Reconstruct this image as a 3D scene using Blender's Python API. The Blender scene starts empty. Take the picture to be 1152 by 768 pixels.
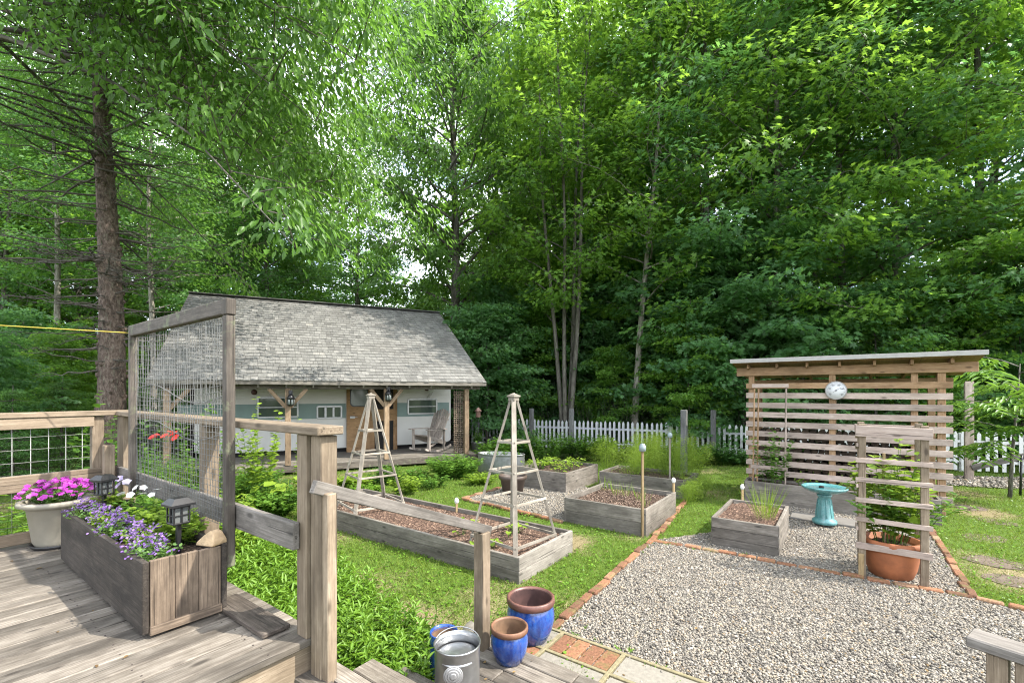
import bpy, math, random
import numpy as np
from mathutils import Vector, Matrix
random.seed(7)
RS = np.random.RandomState(11)
scene = bpy.context.scene
COL = scene.collection
pi = math.pi
R = math.radians

# ------------------------------------------------------------------ calibration
F, CX, HY, HC = 512.0, 576.0, 441.0, 2.05      # focal (px of the 1152 photo), centre, horizon row, eye height

def G(px, py, z=0.0):
    """point at height z that the photo shows at px, py"""
    Y = F * (HC - z) / (py - HY)
    return Vector(((px - CX) / F * Y, Y, z))

def AT(px, py, Y):
    return Vector(((px - CX) / F * Y, Y, HC + (HY - py) / F * Y))

class Frame:
    def __init__(s, o, ang):
        s.o = Vector((o[0], o[1], 0)); s.ang = ang
        s.e1 = Vector((math.cos(ang), math.sin(ang), 0)); s.e2 = Vector((-math.sin(ang), math.cos(ang), 0))
    def __call__(s, a, b, z=0.0):
        v = s.o + s.e1 * a + s.e2 * b; v.z = z; return v
    def rot(s): return Matrix.Rotation(s.ang, 3, 'Z')
    def inv(s, v):
        d = Vector((v[0], v[1], 0)) - s.o
        return d.dot(s.e1), d.dot(s.e2)

A = R(36)
# garden frame: a runs to the right/near along the beds, b away from the house
U = Frame((-1.01, 2.24), -A)          # origin: main post of the deck
H = Frame((-4.4, 11.8), R(26))        # cottage frame: a along the porch edge, b into the building

# ------------------------------------------------------------------ object helpers
def link(o, parent=None):
    COL.objects.link(o)
    if parent is not None: o.parent = parent
    return o

def tag(o, label=None, cat=None, group=None, kind=None):
    if label: o['label'] = label
    if cat: o['category'] = cat
    if group: o['group'] = group
    if kind: o['kind'] = kind
    return o

def thing(name, label, cat, loc=(0, 0, 0), rz=0.0, group=None):
    o = bpy.data.objects.new(name, None); link(o)
    o.empty_display_size = 0.1
    o.location = loc; o.rotation_euler = (0, 0, rz)
    return tag(o, label, cat, group)

def dup(root, loc=None, rz=None, label=None, group=None, scale=None):
    r = root.copy(); COL.objects.link(r)
    if loc is not None: r.location = loc
    if rz is not None: r.rotation_euler = (0, 0, rz)
    if scale is not None: r.scale = scale if hasattr(scale, '__len__') else (scale,) * 3
    if label: r['label'] = label
    if group: r['group'] = group
    for ch in list(root.children):
        c = ch.copy(); COL.objects.link(c); c.parent = r
        for g in ch.children:
            d = g.copy(); COL.objects.link(d); d.parent = c
    return r

class MB:
    """collects solids; every solid carries grain coordinates and a random tint"""
    def __init__(s):
        s.v = []; s.f = []; s.m = []; s.g = []; s.t = []; s.mi = 0; s.sm = []
    def add(s, vs, fs, gs=None, t=None, smooth=False):
        b = len(s.v); t = random.random() if t is None else t
        s.v += [tuple(v) for v in vs]
        s.g += [tuple(g) for g in (gs if gs is not None else vs)]
        s.t += [t] * len(vs)
        for f in fs:
            s.f.append(tuple(b + i for i in f)); s.m.append(s.mi); s.sm.append(smooth)
        return s
    def box(s, c, size, rot=None, ch=0.003, along=0, t=None, taper=1.0):
        """chamfered box; along = axis index of the grain"""
        hx, hy, hz = [x / 2 for x in size]
        ch = min(ch, hx * .6, hy * .6, hz * .6)
        vs = []; idx = {}
        for sx in (-1, 1):
            for sy in (-1, 1):
                for sz in (-1, 1):
                    k = taper if sz > 0 else 1.0
                    for ax in range(3):
                        p = [sx * (hx * k - (ch if ax != 0 else 0)), sy * (hy * k - (ch if ax != 1 else 0)), sz * (hz - (ch if ax != 2 else 0))]
                        idx[(sx, sy, sz, ax)] = len(vs); vs.append(Vector(p))
        fs = []
        for ax in range(3):
            o = [i for i in range(3) if i != ax]
            for sg in (-1, 1):
                q = []
                for a, b in ((-1, -1), (1, -1), (1, 1), (-1, 1)):
                    k = [0, 0, 0]; k[ax] = sg; k[o[0]] = a; k[o[1]] = b
                    q.append(idx[(k[0], k[1], k[2], ax)])
                fs.append(q)
        for a0, a1 in ((0, 1), (0, 2), (1, 2)):
            a2 = 3 - a0 - a1
            for s0 in (-1, 1):
                for s1 in (-1, 1):
                    q = []
                    for (ax, s2) in ((a0, -1), (a0, 1), (a1, 1), (a1, -1)):
                        k = [0, 0, 0]; k[a0] = s0; k[a1] = s1; k[a2] = s2
                        q.append(idx[(k[0], k[1], k[2], ax)])
                    fs.append(q)
        for sx in (-1, 1):
            for sy in (-1, 1):
                for sz in (-1, 1):
                    fs.append([idx[(sx, sy, sz, ax)] for ax in range(3)])
        out = []
        for f in fs:
            n = (vs[f[1]] - vs[f[0]]).cross(vs[f[2]] - vs[f[0]])
            cc = sum((vs[i] for i in f), Vector()) / len(f)
            out.append(f if n.dot(cc) > 0 else f[::-1])
        off = Vector((random.uniform(-50, 50), random.uniform(-50, 50), random.uniform(-50, 50)))
        perm = [along] + [i for i in range(3) if i != along]
        gs = [Vector((v[perm[0]], v[perm[1]], v[perm[2]])) + off for v in vs]
        c = Vector(c)
        if rot is not None: vs = [rot @ v for v in vs]
        s.add([v + c for v in vs], out, gs, t)
        return s
    def beam(s, p0, p1, w, h, up=(0, 0, 1), ch=0.003, t=None, ext=0.0):
        """board from p0 to p1: w across, h along up"""
        p0 = Vector(p0); p1 = Vector(p1); d = (p1 - p0); L = d.length; x = d.normalized()
        up = Vector(up)
        y = up.cross(x)
        if y.length < 1e-5: y = Vector((1, 0, 0)).cross(x)
        y.normalize(); z = x.cross(y)
        rot = Matrix((x, y, z)).transposed()
        return s.box((p0 + p1) / 2, (L + 2 * ext, w, h), rot, ch, 0, t)
    def tube(s, pts, rad, n=8, cap=True, t=None):
        pts = [Vector(p) for p in pts]
        if not hasattr(rad, '__len__'): rad = [rad] * len(pts)
        vs = []; gs = []; fs = []
        off = Vector((random.uniform(-50, 50), random.uniform(-50, 50), random.uniform(-50, 50)))
        ref = Vector((0.31, 0.17, 0.93)); acc = 0
        for i, p in enumerate(pts):
            d = (pts[min(i + 1, len(pts) - 1)] - pts[max(i - 1, 0)])
            if d.length < 1e-9: d = Vector((0, 0, 1))
            d.normalize()
            a = ref.cross(d)
            if a.length < 0.15: a = Vector((1, 0, 0)).cross(d)
            a.normalize(); b = d.cross(a)
            if i: acc += (p - pts[i - 1]).length
            for k in range(n):
                th = 2 * pi * k / n
                q = (a * math.cos(th) + b * math.sin(th)) * rad[i]
                vs.append(p + q); gs.append(Vector((acc, q.x, q.y + q.z)) + off)
        for i in range(len(pts) - 1):
            for k in range(n):
                k2 = (k + 1) % n
                fs.append((i * n + k, i * n + k2, (i + 1) * n + k2, (i + 1) * n + k))
        if cap:
            fs.append(tuple(range(n))[::-1]); fs.append(tuple((len(pts) - 1) * n + k for k in range(n)))
        return s.add(vs, fs, gs, t, smooth=True)
    def lathe(s, c, prof, n=24, t=None, caps=False, sy=1.0, rot=None):
        """prof: (r, z) pairs bottom to top, outside then inside"""
        c = Vector(c); vs = []; fs = []
        for (r, z) in prof:
            for k in range(n):
                th = 2 * pi * k / n
                v = Vector((r * math.cos(th), r * sy * math.sin(th), z))
                if rot is not None: v = rot @ v
                vs.append(c + v)
        m = len(prof)
        for i in range(m - 1):
            for k in range(n):
                k2 = (k + 1) % n
                fs.append((i * n + k, i * n + k2, (i + 1) * n + k2, (i + 1) * n + k))
        if caps and prof[0][0] > 1e-6: fs.append(tuple(range(n))[::-1])
        if caps and prof[-1][0] > 1e-6: fs.append(tuple((m - 1) * n + k for k in range(n)))
        return s.add(vs, fs, None, t, smooth=True)
    def prism(s, outline, p_of, d0, d1, t=None):
        """outline of (u, v) pairs, p_of(u, v, d) -> point; extruded from d0 to d1"""
        n = len(outline)
        vs = [p_of(u, v, d0) for u, v in outline] + [p_of(u, v, d1) for u, v in outline]
        fs = [tuple(range(n)), tuple(range(2 * n - 1, n - 1, -1))]
        for i in range(n):
            j = (i + 1) % n
            fs.append((i, i + n, j + n, j))
        return s.add(vs, fs, None, t)
    def blob(s, c, r, n=8, m=6, noise=.15, rot=None, t=None):
        c = Vector(c); vs = [];fs = []
        if not hasattr(r, '__len__'): r = (r, r, r)
        for i in range(m + 1):
            ph = pi * i / m
            for k in range(n):
                th = 2 * pi * k / n
                q = 1 + random.uniform(-noise, noise)
                v = Vector((math.sin(ph) * math.cos(th) * r[0], math.sin(ph) * math.sin(th) * r[1], -math.cos(ph) * r[2])) * (q if 0 < i < m else 1)
                if rot is not None: v = rot @ v
                vs.append(c + v)
        for i in range(m):
            for k in range(n):
                k2 = (k + 1) % n
                fs.append((i * n + k, i * n + k2, (i + 1) * n + k2, (i + 1) * n + k))
        return s.add(vs, fs, None, t, smooth=True)
    def build(s, name, mats, parent=None, inv=None):
        me = bpy.data.meshes.new(name)
        me.from_pydata(s.v, [], s.f)
        if not isinstance(mats, (list, tuple)): mats = [mats]
        for m in mats: me.materials.append(m)
        me.polygons.foreach_set('material_index', s.m)
        me.polygons.foreach_set('use_smooth', s.sm)
        a = me.attributes.new('gc', 'FLOAT_VECTOR', 'POINT'); a.data.foreach_set('vector', np.array(s.g, dtype=np.float32).ravel())
        a = me.attributes.new('tint', 'FLOAT', 'POINT'); a.data.foreach_set('value', np.array(s.t, dtype=np.float32))
        me.update()
        o = bpy.data.objects.new(name, me)
        return link(o, parent)

def fast_mesh(name, V, Fq, mat, tint=None, parent=None, smooth=False):
    """numpy vertices (n,3), faces (m,k)"""
    me = bpy.data.meshes.new(name)
    n = len(V); m, k = Fq.shape
    me.vertices.add(n); me.vertices.foreach_set('co', np.ascontiguousarray(V, dtype=np.float32).ravel())
    me.loops.add(m * k); me.loops.foreach_set('vertex_index', np.ascontiguousarray(Fq, dtype=np.int32).ravel())
    me.polygons.add(m); me.polygons.foreach_set('loop_start', np.arange(0, m * k, k, dtype=np.int32))
    if smooth: me.polygons.foreach_set('use_smooth', np.ones(m, dtype=bool))
    me.materials.append(mat)
    if tint is not None:
        a = me.attributes.new('tint', 'FLOAT', 'POINT'); a.data.foreach_set('value', np.ascontiguousarray(tint, dtype=np.float32))
    me.update(calc_edges=True)
    o = bpy.data.objects.new(name, me)
    return link(o, parent)

# ------------------------------------------------------------------ leaves
def _t(vs, fs): return np.array(vs, float), np.array(fs, int)
RHOMB = _t([(0, 0, 0), (.5, .34, .03), (1, 0, -.06), (.5, -.34, .03)], [(0, 1, 2, 3)])
LANCE = _t([(0, 0, 0), (.32, .17, .05), (.68, .13, .02), (1, 0, -.14), (.68, -.13, .02), (.32, -.17, .05)], [(0, 3, 2, 1), (0, 5, 4, 3)])
OVAL = _t([(0, 0, 0), (.25, .28, .05), (.68, .26, .02), (1, 0, -.12), (.68, -.26, .02), (.25, -.28, .05)], [(0, 3, 2, 1), (0, 5, 4, 3)])
MAPLE = _t([(0, 0, 0), (.38, 0, .02), (1, 0, -.08), (.12, .52, -.03), (.34, .2, .03), (.72, .5, -.06), (.62, .18, .01), (.12, -.52, -.03), (.34, -.2, .03), (.72, -.5, -.06), (.62, -.18, .01)],
           [(0, 1, 4, 3), (1, 6, 5, 4), (1, 10, 2, 6), (0, 7, 8, 1), (1, 8, 9, 10)])
BLADE = _t([(0, .5, 0), (0, -.5, 0), (.55, -.35, .0), (1, 0, -.05), (.55, .35, 0)], [(0, 1, 2, 4), (4, 2, 3, 3)])
BLADE = _t([(0, .5, 0), (0, -.5, 0), (.6, -.3, .02), (1, 0, -.1)], [(0, 1, 2, 3)])
BIG = _t([(0, 0, 0), (-.08, .3, .06), (.3, .52, .08), (.75, .36, .02), (1, 0, -.12), (.75, -.36, .02), (.3, -.52, .08), (-.08, -.3, .06), (.4, 0, -.02)],
         [(0, 8, 2, 1), (8, 4, 3, 2), (0, 7, 6, 8), (8, 6, 5, 4)])

def unit(a):
    return a / np.maximum(np.linalg.norm(a, axis=1, keepdims=True), 1e-9)

class Leaves:
    def __init__(s): s.P = []; s.D = []; s.N = []; s.L = []; s.W = []; s.T = []
    def add(s, P, D, N, L, W=1.0, T=None):
        P = np.asarray(P, float).reshape(-1, 3); n = len(P)
        s.P.append(P); s.D.append(np.broadcast_to(np.asarray(D, float), (n, 3)).copy()); s.N.append(np.broadcast_to(np.asarray(N, float), (n, 3)).copy())
        s.L.append(np.broadcast_to(np.asarray(L, float), (n,)).copy()); s.W.append(np.broadcast_to(np.asarray(W, float), (n,)).copy())
        s.T.append(RS.rand(n) if T is None else np.broadcast_to(np.asarray(T, float), (n,)).copy())
    def build(s, name, mat, tpl, parent=None):
        P = np.concatenate(s.P); D = unit(np.concatenate(s.D)); N = np.concatenate(s.N); L = np.concatenate(s.L); W = np.concatenate(s.W); T = np.concatenate(s.T)
        S = unit(np.cross(N, D)); N2 = np.cross(D, S)
        tv, tf = tpl; k = len(tv); n = len(P)
        V = P[:, None, :] + L[:, None, None] * (tv[None, :, 0, None] * D[:, None, :] + (W[:, None] * tv[None, :, 1])[..., None] * S[:, None, :] + (np.minimum(1, W * 1.4)[:, None] * tv[None, :, 2])[..., None] * N2[:, None, :])
        Fq = (np.arange(n) * k)[:, None, None] + tf[None]
        return fast_mesh(name, V.reshape(-1, 3), Fq.reshape(-1, tf.shape[1]), mat, np.repeat(T, k), parent)

def rdir(n, z=(-.3, .3)):
    a = RS.rand(n) * 2 * pi
    return np.stack([np.cos(a), np.sin(a), RS.uniform(z[0], z[1], n)], 1)

# value noise shared by ground wear and grass density
_lat = RS.rand(64, 64)
def vnoise(x, y, sc):
    x = np.asarray(x) * sc + 100; y = np.asarray(y) * sc + 100
    xi = np.floor(x).astype(int); yi = np.floor(y).astype(int); fx = x - xi; fy = y - yi
    fx = fx * fx * (3 - 2 * fx); fy = fy * fy * (3 - 2 * fy)
    a = _lat[xi % 64, yi % 64]; b = _lat[(xi + 1) % 64, yi % 64]; c = _lat[xi % 64, (yi + 1) % 64]; d = _lat[(xi + 1) % 64, (yi + 1) % 64]
    return (a * (1 - fx) + b * fx) * (1 - fy) + (c * (1 - fx) + d * fx) * fy
def fbm(x, y, sc): return .55 * vnoise(x, y, sc) + .3 * vnoise(x, y, sc * 2.3) + .15 * vnoise(x, y, sc * 5.1)

def inpoly(x, y, poly):
    x = np.asarray(x); y = np.asarray(y); r = np.zeros(x.shape, bool); n = len(poly)
    for i in range(n):
        x0, y0 = poly[i][0], poly[i][1]; x1, y1 = poly[(i + 1) % n][0], poly[(i + 1) % n][1]
        if abs(y1 - y0) < 1e-12: continue
        c = ((y0 > y) != (y1 > y)) & (x < (x1 - x0) * (y - y0) / (y1 - y0) + x0)
        r ^= c
    return r
# ------------------------------------------------------------------ materials
def newmat(name):
    m = bpy.data.materials.new(name); m.use_nodes = True
    nt = m.node_tree; nt.nodes.clear()
    out = nt.nodes.new('ShaderNodeOutputMaterial')
    return m, nt, out
def N(nt, typ, **kw):
    n = nt.nodes.new(typ)
    for k, v in kw.items():
        if k in n.inputs: n.inputs[k].default_value = v
        else: setattr(n, k, v)
    return n
def ramp(nt, stops, src, interp='LINEAR'):
    r = nt.nodes.new('ShaderNodeValToRGB'); e = r.color_ramp.elements; r.color_ramp.interpolation = interp
    while len(e) < len(stops): e.new(0.5)
    for i, (p, c) in enumerate(stops):
        e[i].position = p; e[i].color = (c[0], c[1], c[2], 1) if hasattr(c, '__len__') else (c, c, c, 1)
    nt.links.new(src, r.inputs[0]); return r.outputs[0]
def mixc(nt, fac, a, b, blend='MIX'):
    m = nt.nodes.new('ShaderNodeMix'); m.data_type = 'RGBA'; m.blend_type = blend
    for s, i in ((fac, 0), (a, 6), (b, 7)):
        if hasattr(s, 'is_output'): nt.links.new(s, m.inputs[i])
        elif hasattr(s, '__len__'): m.inputs[i].default_value = (s[0], s[1], s[2], 1)
        else: m.inputs[i].default_value = s
    return m.outputs[2]
def math_(nt, op, a, b=0.0):
    m = nt.nodes.new('ShaderNodeMath'); m.operation = op
    for s, i in ((a, 0), (b, 1)):
        if hasattr(s, 'is_output'): nt.links.new(s, m.inputs[i])
        else: m.inputs[i].default_value = s
    return m.outputs[0]
def attr(nt, name, out='Fac'):
    a = nt.nodes.new('ShaderNodeAttribute'); a.attribute_name = name; return a.outputs[out]
def mapping(nt, src, scale):
    m = nt.nodes.new('ShaderNodeMapping'); m.inputs['Scale'].default_value = scale
    nt.links.new(src, m.inputs['Vector']); return m.outputs[0]
def noise(nt, vec, scale, detail=4, rough=.55, dist=0.0):
    n = nt.nodes.new('ShaderNodeTexNoise'); n.inputs['Scale'].default_value = scale; n.inputs['Detail'].default_value = detail
    n.inputs['Roughness'].default_value = rough; n.inputs['Distortion'].default_value = dist
    if vec is not None: nt.links.new(vec, n.inputs['Vector'])
    return n.outputs['Fac']
def bump(nt, h, strength=.3, dist=.01):
    b = nt.nodes.new('ShaderNodeBump'); b.inputs['Strength'].default_value = strength; b.inputs['Distance'].default_value = dist
    nt.links.new(h, b.inputs['Height']); return b.outputs[0]
def principled(nt, out, col, rough=.6, metal=0.0, normal=None, spec=.5):
    p = nt.nodes.new('ShaderNodeBsdfPrincipled')
    if hasattr(col, 'is_output'): nt.links.new(col, p.inputs['Base Color'])
    else: p.inputs['Base Color'].default_value = (*col, 1)
    if hasattr(rough, 'is_output'): nt.links.new(rough, p.inputs['Roughness'])
    else: p.inputs['Roughness'].default_value = rough
    p.inputs['Metallic'].default_value = metal
    p.inputs['Specular IOR Level'].default_value = spec
    if normal is not None: nt.links.new(normal, p.inputs['Normal'])
    nt.links.new(p.outputs[0], out.inputs[0]); return p

WK, SK = .57, .61
def wood(name, dark, mid, light, rough=.75, stain=.35, streak=1.0, tintamt=.35, knots=True, bumpy=.45, lichen=0.0):
    dark, mid, light = [tuple(x * WK for x in c_) for c_ in (dark, mid, light)]
    m, nt, out = newmat(name)
    gc = attr(nt, 'gc', 'Vector'); ti = attr(nt, 'tint')
    g1 = noise(nt, mapping(nt, gc, (2.6, 105, 105)), 1.0, 6, .66, .35)
    g2 = noise(nt, mapping(nt, gc, (9, 280, 280)), 1.0, 3, .6)
    g3 = noise(nt, mapping(nt, gc, (7, 15, 15)), 1.0, 6, .7)
    st = noise(nt, mapping(nt, gc, (2.2, 7, 7)), 1.0, 5, .6)
    gm = math_(nt, 'ADD', math_(nt, 'ADD', math_(nt, 'MULTIPLY', g1, .45), math_(nt, 'MULTIPLY', g2, .22)), math_(nt, 'MULTIPLY', g3, .33))
    c = ramp(nt, [(.35, dark), (.5, mid), (.64, tuple(x * 1.12 for x in light))], gm)
    bl = noise(nt, mapping(nt, gc, (1.3, 2.6, 2.6)), 1.0, 5, .65)
    c = mixc(nt, .85, c, ramp(nt, [(.32, (.62, .61, .60)), (.5, (1, 1, 1)), (.68, (1.3, 1.3, 1.32))], bl), 'MULTIPLY')
    dk = tuple(x * .45 for x in dark)
    sf = ramp(nt, [(.49, 0.0), (.64, 1.0)], st)
    c = mixc(nt, math_(nt, 'MULTIPLY', sf, stain), c, dk)
    tv = ramp(nt, [(0, 1 - tintamt), (1, 1 + tintamt * .6)], ti)
    tv2 = nt.nodes.new('ShaderNodeMix'); tv2.data_type = 'RGBA'; tv2.blend_type = 'MULTIPLY'; tv2.inputs[0].default_value = 1
    nt.links.new(c, tv2.inputs[6]); nt.links.new(tv, tv2.inputs[7]); c = tv2.outputs[2]
    # cracks along the grain
    cr = noise(nt, mapping(nt, gc, (1.1, 60, 60)), 1.0, 2, .5)
    cf = ramp(nt, [(.30, 1.0), (.345, 0.0)], cr)
    c = mixc(nt, math_(nt, 'MULTIPLY', cf, .7), c, tuple(x * .25 for x in dark))
    if knots:
        vo = nt.nodes.new('ShaderNodeTexVoronoi'); vo.inputs['Scale'].default_value = 1.0
        nt.links.new(mapping(nt, gc, (3.2, 9, 9)), vo.inputs['Vector'])
        kf = ramp(nt, [(.08, 1.0), (.17, 0.0)], vo.outputs['Distance'])
        c = mixc(nt, math_(nt, 'MULTIPLY', kf, .75), c, tuple(x * .35 for x in dark))
    if lichen:
        ln = noise(nt, mapping(nt, gc, (9, 9, 9)), 1.0, 5, .7)
        c = mixc(nt, math_(nt, 'MULTIPLY', ramp(nt, [(.56, 0.0), (.66, 1.0)], ln), lichen), c, (.20, .24, .13))
    h = math_(nt, 'SUBTRACT', gm, math_(nt, 'MULTIPLY', cf, .8))
    principled(nt, out, c, rough, 0, bump(nt, h, bumpy, .006), .3)
    return m

def simple(name, col, rough=.6, metal=0.0, var=.15, scale=12, bumpy=.1, spec=.5, dist=.004):
    col = tuple(x * SK for x in col)
    m, nt, out = newmat(name)
    tc = nt.nodes.new('ShaderNodeTexCoord').outputs['Object']
    n = noise(nt, tc, scale, 5, .6)
    c = mixc(nt, ramp(nt, [(.3, 0.0), (.7, 1.0)], n), tuple(x * (1 - var) for x in col), tuple(min(1, x * (1 + var)) for x in col))
    principled(nt, out, c, rough, metal, bump(nt, n, bumpy, dist), spec)
    return m

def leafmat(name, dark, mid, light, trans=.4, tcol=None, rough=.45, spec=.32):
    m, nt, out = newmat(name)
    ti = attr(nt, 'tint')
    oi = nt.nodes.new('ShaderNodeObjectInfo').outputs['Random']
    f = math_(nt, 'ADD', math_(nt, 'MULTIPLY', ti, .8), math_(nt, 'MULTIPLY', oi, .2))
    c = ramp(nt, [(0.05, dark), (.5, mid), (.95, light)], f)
    p = nt.nodes.new('ShaderNodeBsdfPrincipled'); nt.links.new(c, p.inputs['Base Color'])
    p.inputs['Roughness'].default_value = rough; p.inputs['Specular IOR Level'].default_value = spec
    t = nt.nodes.new('ShaderNodeBsdfTranslucent')
    tc = mixc(nt, .6, c, tcol if tcol else (light[0] * 1.9, light[1] * 1.7, light[2] * .6))
    nt.links.new(tc, t.inputs['Color'])
    ms = nt.nodes.new('ShaderNodeMixShader'); ms.inputs[0].default_value = trans
    nt.links.new(p.outputs[0], ms.inputs[1]); nt.links.new(t.outputs[0], ms.inputs[2]); nt.links.new(ms.outputs[0], out.inputs[0])
    return m

def bark(name, dark, mid, light, sc=(2.5, 14, 14), lichen=.0, strength=.8):
    m, nt, out = newmat(name)
    gc = attr(nt, 'gc', 'Vector')
    n1 = noise(nt, mapping(nt, gc, sc), 1.0, 8, .65, .8)
    n2 = noise(nt, mapping(nt, gc, (6, 22, 22)), 1.0, 4, .6)
    c = ramp(nt, [(.32, dark), (.5, mid), (.68, light)], n1)
    if lichen:
        c = mixc(nt, math_(nt, 'MULTIPLY', ramp(nt, [(.55, 0.0), (.65, 1.0)], n2), lichen), c, (.25, .27, .2))
    principled(nt, out, c, .9, 0, bump(nt, math_(nt, 'ADD', n1, math_(nt, 'MULTIPLY', n2, .4)), strength, .03), .2)
    return m

M = {}
M['deck'] = wood('deck_boards', (.11, .09, .072), (.235, .203, .165), (.38, .34, .29), stain=.5, tintamt=.4)
M['rail'] = wood('rail_wood', (.20, .148, .10), (.34, .262, .182), (.48, .385, .28), stain=.25, tintamt=.2)
M['grey'] = wood('grey_wood', (.135, .122, .108), (.24, .215, .19), (.35, .32, .285), stain=.5, tintamt=.28)
M['bed'] = wood('bed_wood', (.15, .132, .11), (.255, .225, .19), (.36, .325, .28), stain=.4, tintamt=.3)
M['sunlitbed'] = wood('sunlit_bed_wood', (.22, .195, .165), (.36, .325, .28), (.5, .46, .4), stain=.25, tintamt=.2)  # paler copy of the bed wood, sunlight on one end painted into the colour
M['barn'] = wood('barn_wood', (.042, .033, .027), (.09, .073, .059), (.165, .138, .112), stain=.7, tintamt=.3, bumpy=.7)
M['barntan'] = wood('tan_sunlit_barn_wood', (.12, .088, .066), (.28, .208, .148), (.42, .32, .235), stain=.7, tintamt=.25, bumpy=.6)  # tan wood; as the flower box end its lighter tone paints in sunlight
M['frame'] = wood('old_frame_wood', (.082, .068, .056), (.15, .126, .104), (.245, .21, .175), stain=.35, tintamt=.2, lichen=.35)
M['porchpost'] = wood('porch_post_wood', (.25, .165, .10), (.40, .28, .175), (.52, .39, .26), stain=.4, tintamt=.2)
M['cedar'] = wood('cedar', (.33, .19, .095), (.5, .31, .17), (.6, .41, .25), stain=.15, tintamt=.15)
M['slat'] = wood('slat_wood', (.42, .32, .265), (.60, .475, .40), (.72, .59, .51), stain=.2, tintamt=.25)
M['obelisk'] = wood('obelisk_wood', (.27, .23, .185), (.43, .38, .31), (.56, .51, .43), stain=.2, tintamt=.2)
M['porch'] = wood('porch_wood', (.15, .135, .115), (.25, .225, .19), (.34, .31, .265), stain=.3)
M['stickwood'] = wood('stake_wood', (.28, .19, .09), (.46, .33, .17), (.58, .44, .25), stain=.1)
M['chairwood'] = wood('chair_wood', (.36, .30, .255), (.56, .485, .42), (.7, .62, .55), stain=.25)
M['fencegrey'] = wood('fence_grey', (.13, .13, .125), (.22, .22, .215), (.32, .32, .31), stain=.3)
M['doorwood'] = wood('door_wood', (.3, .17, .075), (.42, .25, .12), (.48, .3, .16), stain=.1, tintamt=.1)

def shingle_mat():
    m, nt, out = newmat('cedar_shingles')
    gc = attr(nt, 'gc', 'Vector'); ti = attr(nt, 'tint')
    c = ramp(nt, [(0, (0.096, 0.094, 0.090)), (.5, (0.148, 0.146, 0.139)), (.85, (0.196, 0.192, 0.182)), (1, (0.240, 0.228, 0.208))], ti)
    g = noise(nt, mapping(nt, gc, (3, 60, 60)), 1.0, 4)
    c = mixc(nt, .55, c, ramp(nt, [(.3, (.5, .5, .5)), (.7, (1.25, 1.25, 1.22))], g), 'MULTIPLY')
    tc = nt.nodes.new('ShaderNodeTexCoord').outputs['Object']
    d = noise(nt, tc, .55, 5, .6)
    c = mixc(nt, math_(nt, 'MULTIPLY', ramp(nt, [(.48, 0.0), (.7, 1.0)], d), .45), c, (.1, .095, .085))
    principled(nt, out, c, .85, 0, bump(nt, g, .4, .006), .2)
    return m
M['shingle'] = shingle_mat()

def soil_mat(name, a, b, c_, sc=60):
    m, nt, out = newmat(name)
    tc = nt.nodes.new('ShaderNodeTexCoord').outputs['Object']
    vo = nt.nodes.new('ShaderNodeTexVoronoi'); vo.inputs['Scale'].default_value = sc; nt.links.new(tc, vo.inputs['Vector'])
    n = noise(nt, tc, 6, 6)
    sep = nt.nodes.new('ShaderNodeSeparateColor'); nt.links.new(vo.outputs['Color'], sep.inputs[0])
    c = ramp(nt, [(0, a), (.7, b), (.93, c_), (1, tuple(x * 1.5 for x in c_))], sep.outputs[0])
    c = mixc(nt, math_(nt, 'MULTIPLY', n, .4), c, a)
    principled(nt, out, c, .95, 0, bump(nt, math_(nt, 'ADD', vo.outputs['Distance'], n), .9, .02), .15)
    return m
M['soil'] = soil_mat('garden_soil', (.03, .022, .017), (.075, .05, .037), (.15, .105, .075))
M['mulch'] = soil_mat('bark_mulch', (.05, .032, .024), (.12, .075, .055), (.24, .16, .115), 45)
M['mulchbit'] = None

def chipmat(name, stops, rough=.85):
    m, nt, out = newmat(name)
    c = ramp(nt, stops, attr(nt, 'tint'))
    tc = nt.nodes.new('ShaderNodeTexCoord').outputs['Object']
    n = noise(nt, tc, 90, 3)
    c = mixc(nt, .5, c, ramp(nt, [(.3, .65), (.7, 1.2)], n), 'MULTIPLY')
    principled(nt, out, c, rough, 0, None, .3)
    return m
M['mulchbit'] = chipmat('mulch_chips', [(0, (.045, .028, .02)), (.5, (.11, .07, .05)), (.85, (.2, .135, .1)), (1, (.34, .26, .2))])
M['stone'] = chipmat('pebbles', [(0, (.15, .138, .125)), (.02, (0.064, 0.058, 0.051)), (.2, (0.124, 0.112, 0.096)), (.5, (0.200, 0.181, 0.152)), (.75, (0.260, 0.236, 0.196)), (.9, (0.264, 0.208, 0.144)), (1, (0.416, 0.384, 0.336))], .75)

def gravel_base():
    m, nt, out = newmat('gravel_bed')
    tc = nt.nodes.new('ShaderNodeTexCoord').outputs['Object']
    vo = nt.nodes.new('ShaderNodeTexVoronoi'); vo.inputs['Scale'].default_value = 38; nt.links.new(tc, vo.inputs['Vector'])
    sep = nt.nodes.new('ShaderNodeSeparateColor'); nt.links.new(vo.outputs['Color'], sep.inputs[0])
    c = ramp(nt, [(0, (0.080, 0.072, 0.064)), (.4, (0.136, 0.124, 0.108)), (.8, (0.200, 0.180, 0.156)), (1, (0.264, 0.248, 0.224))], sep.outputs[0])
    c = mixc(nt, ramp(nt, [(.35, 0.0), (.7, .7)], vo.outputs['Distance']), c, (.12, .105, .09))
    principled(nt, out, c, .85, 0, bump(nt, math_(nt, 'SUBTRACT', 1.0, vo.outputs['Distance']), .8, .02), .3)
    return m
M['gravel'] = gravel_base()

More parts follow.
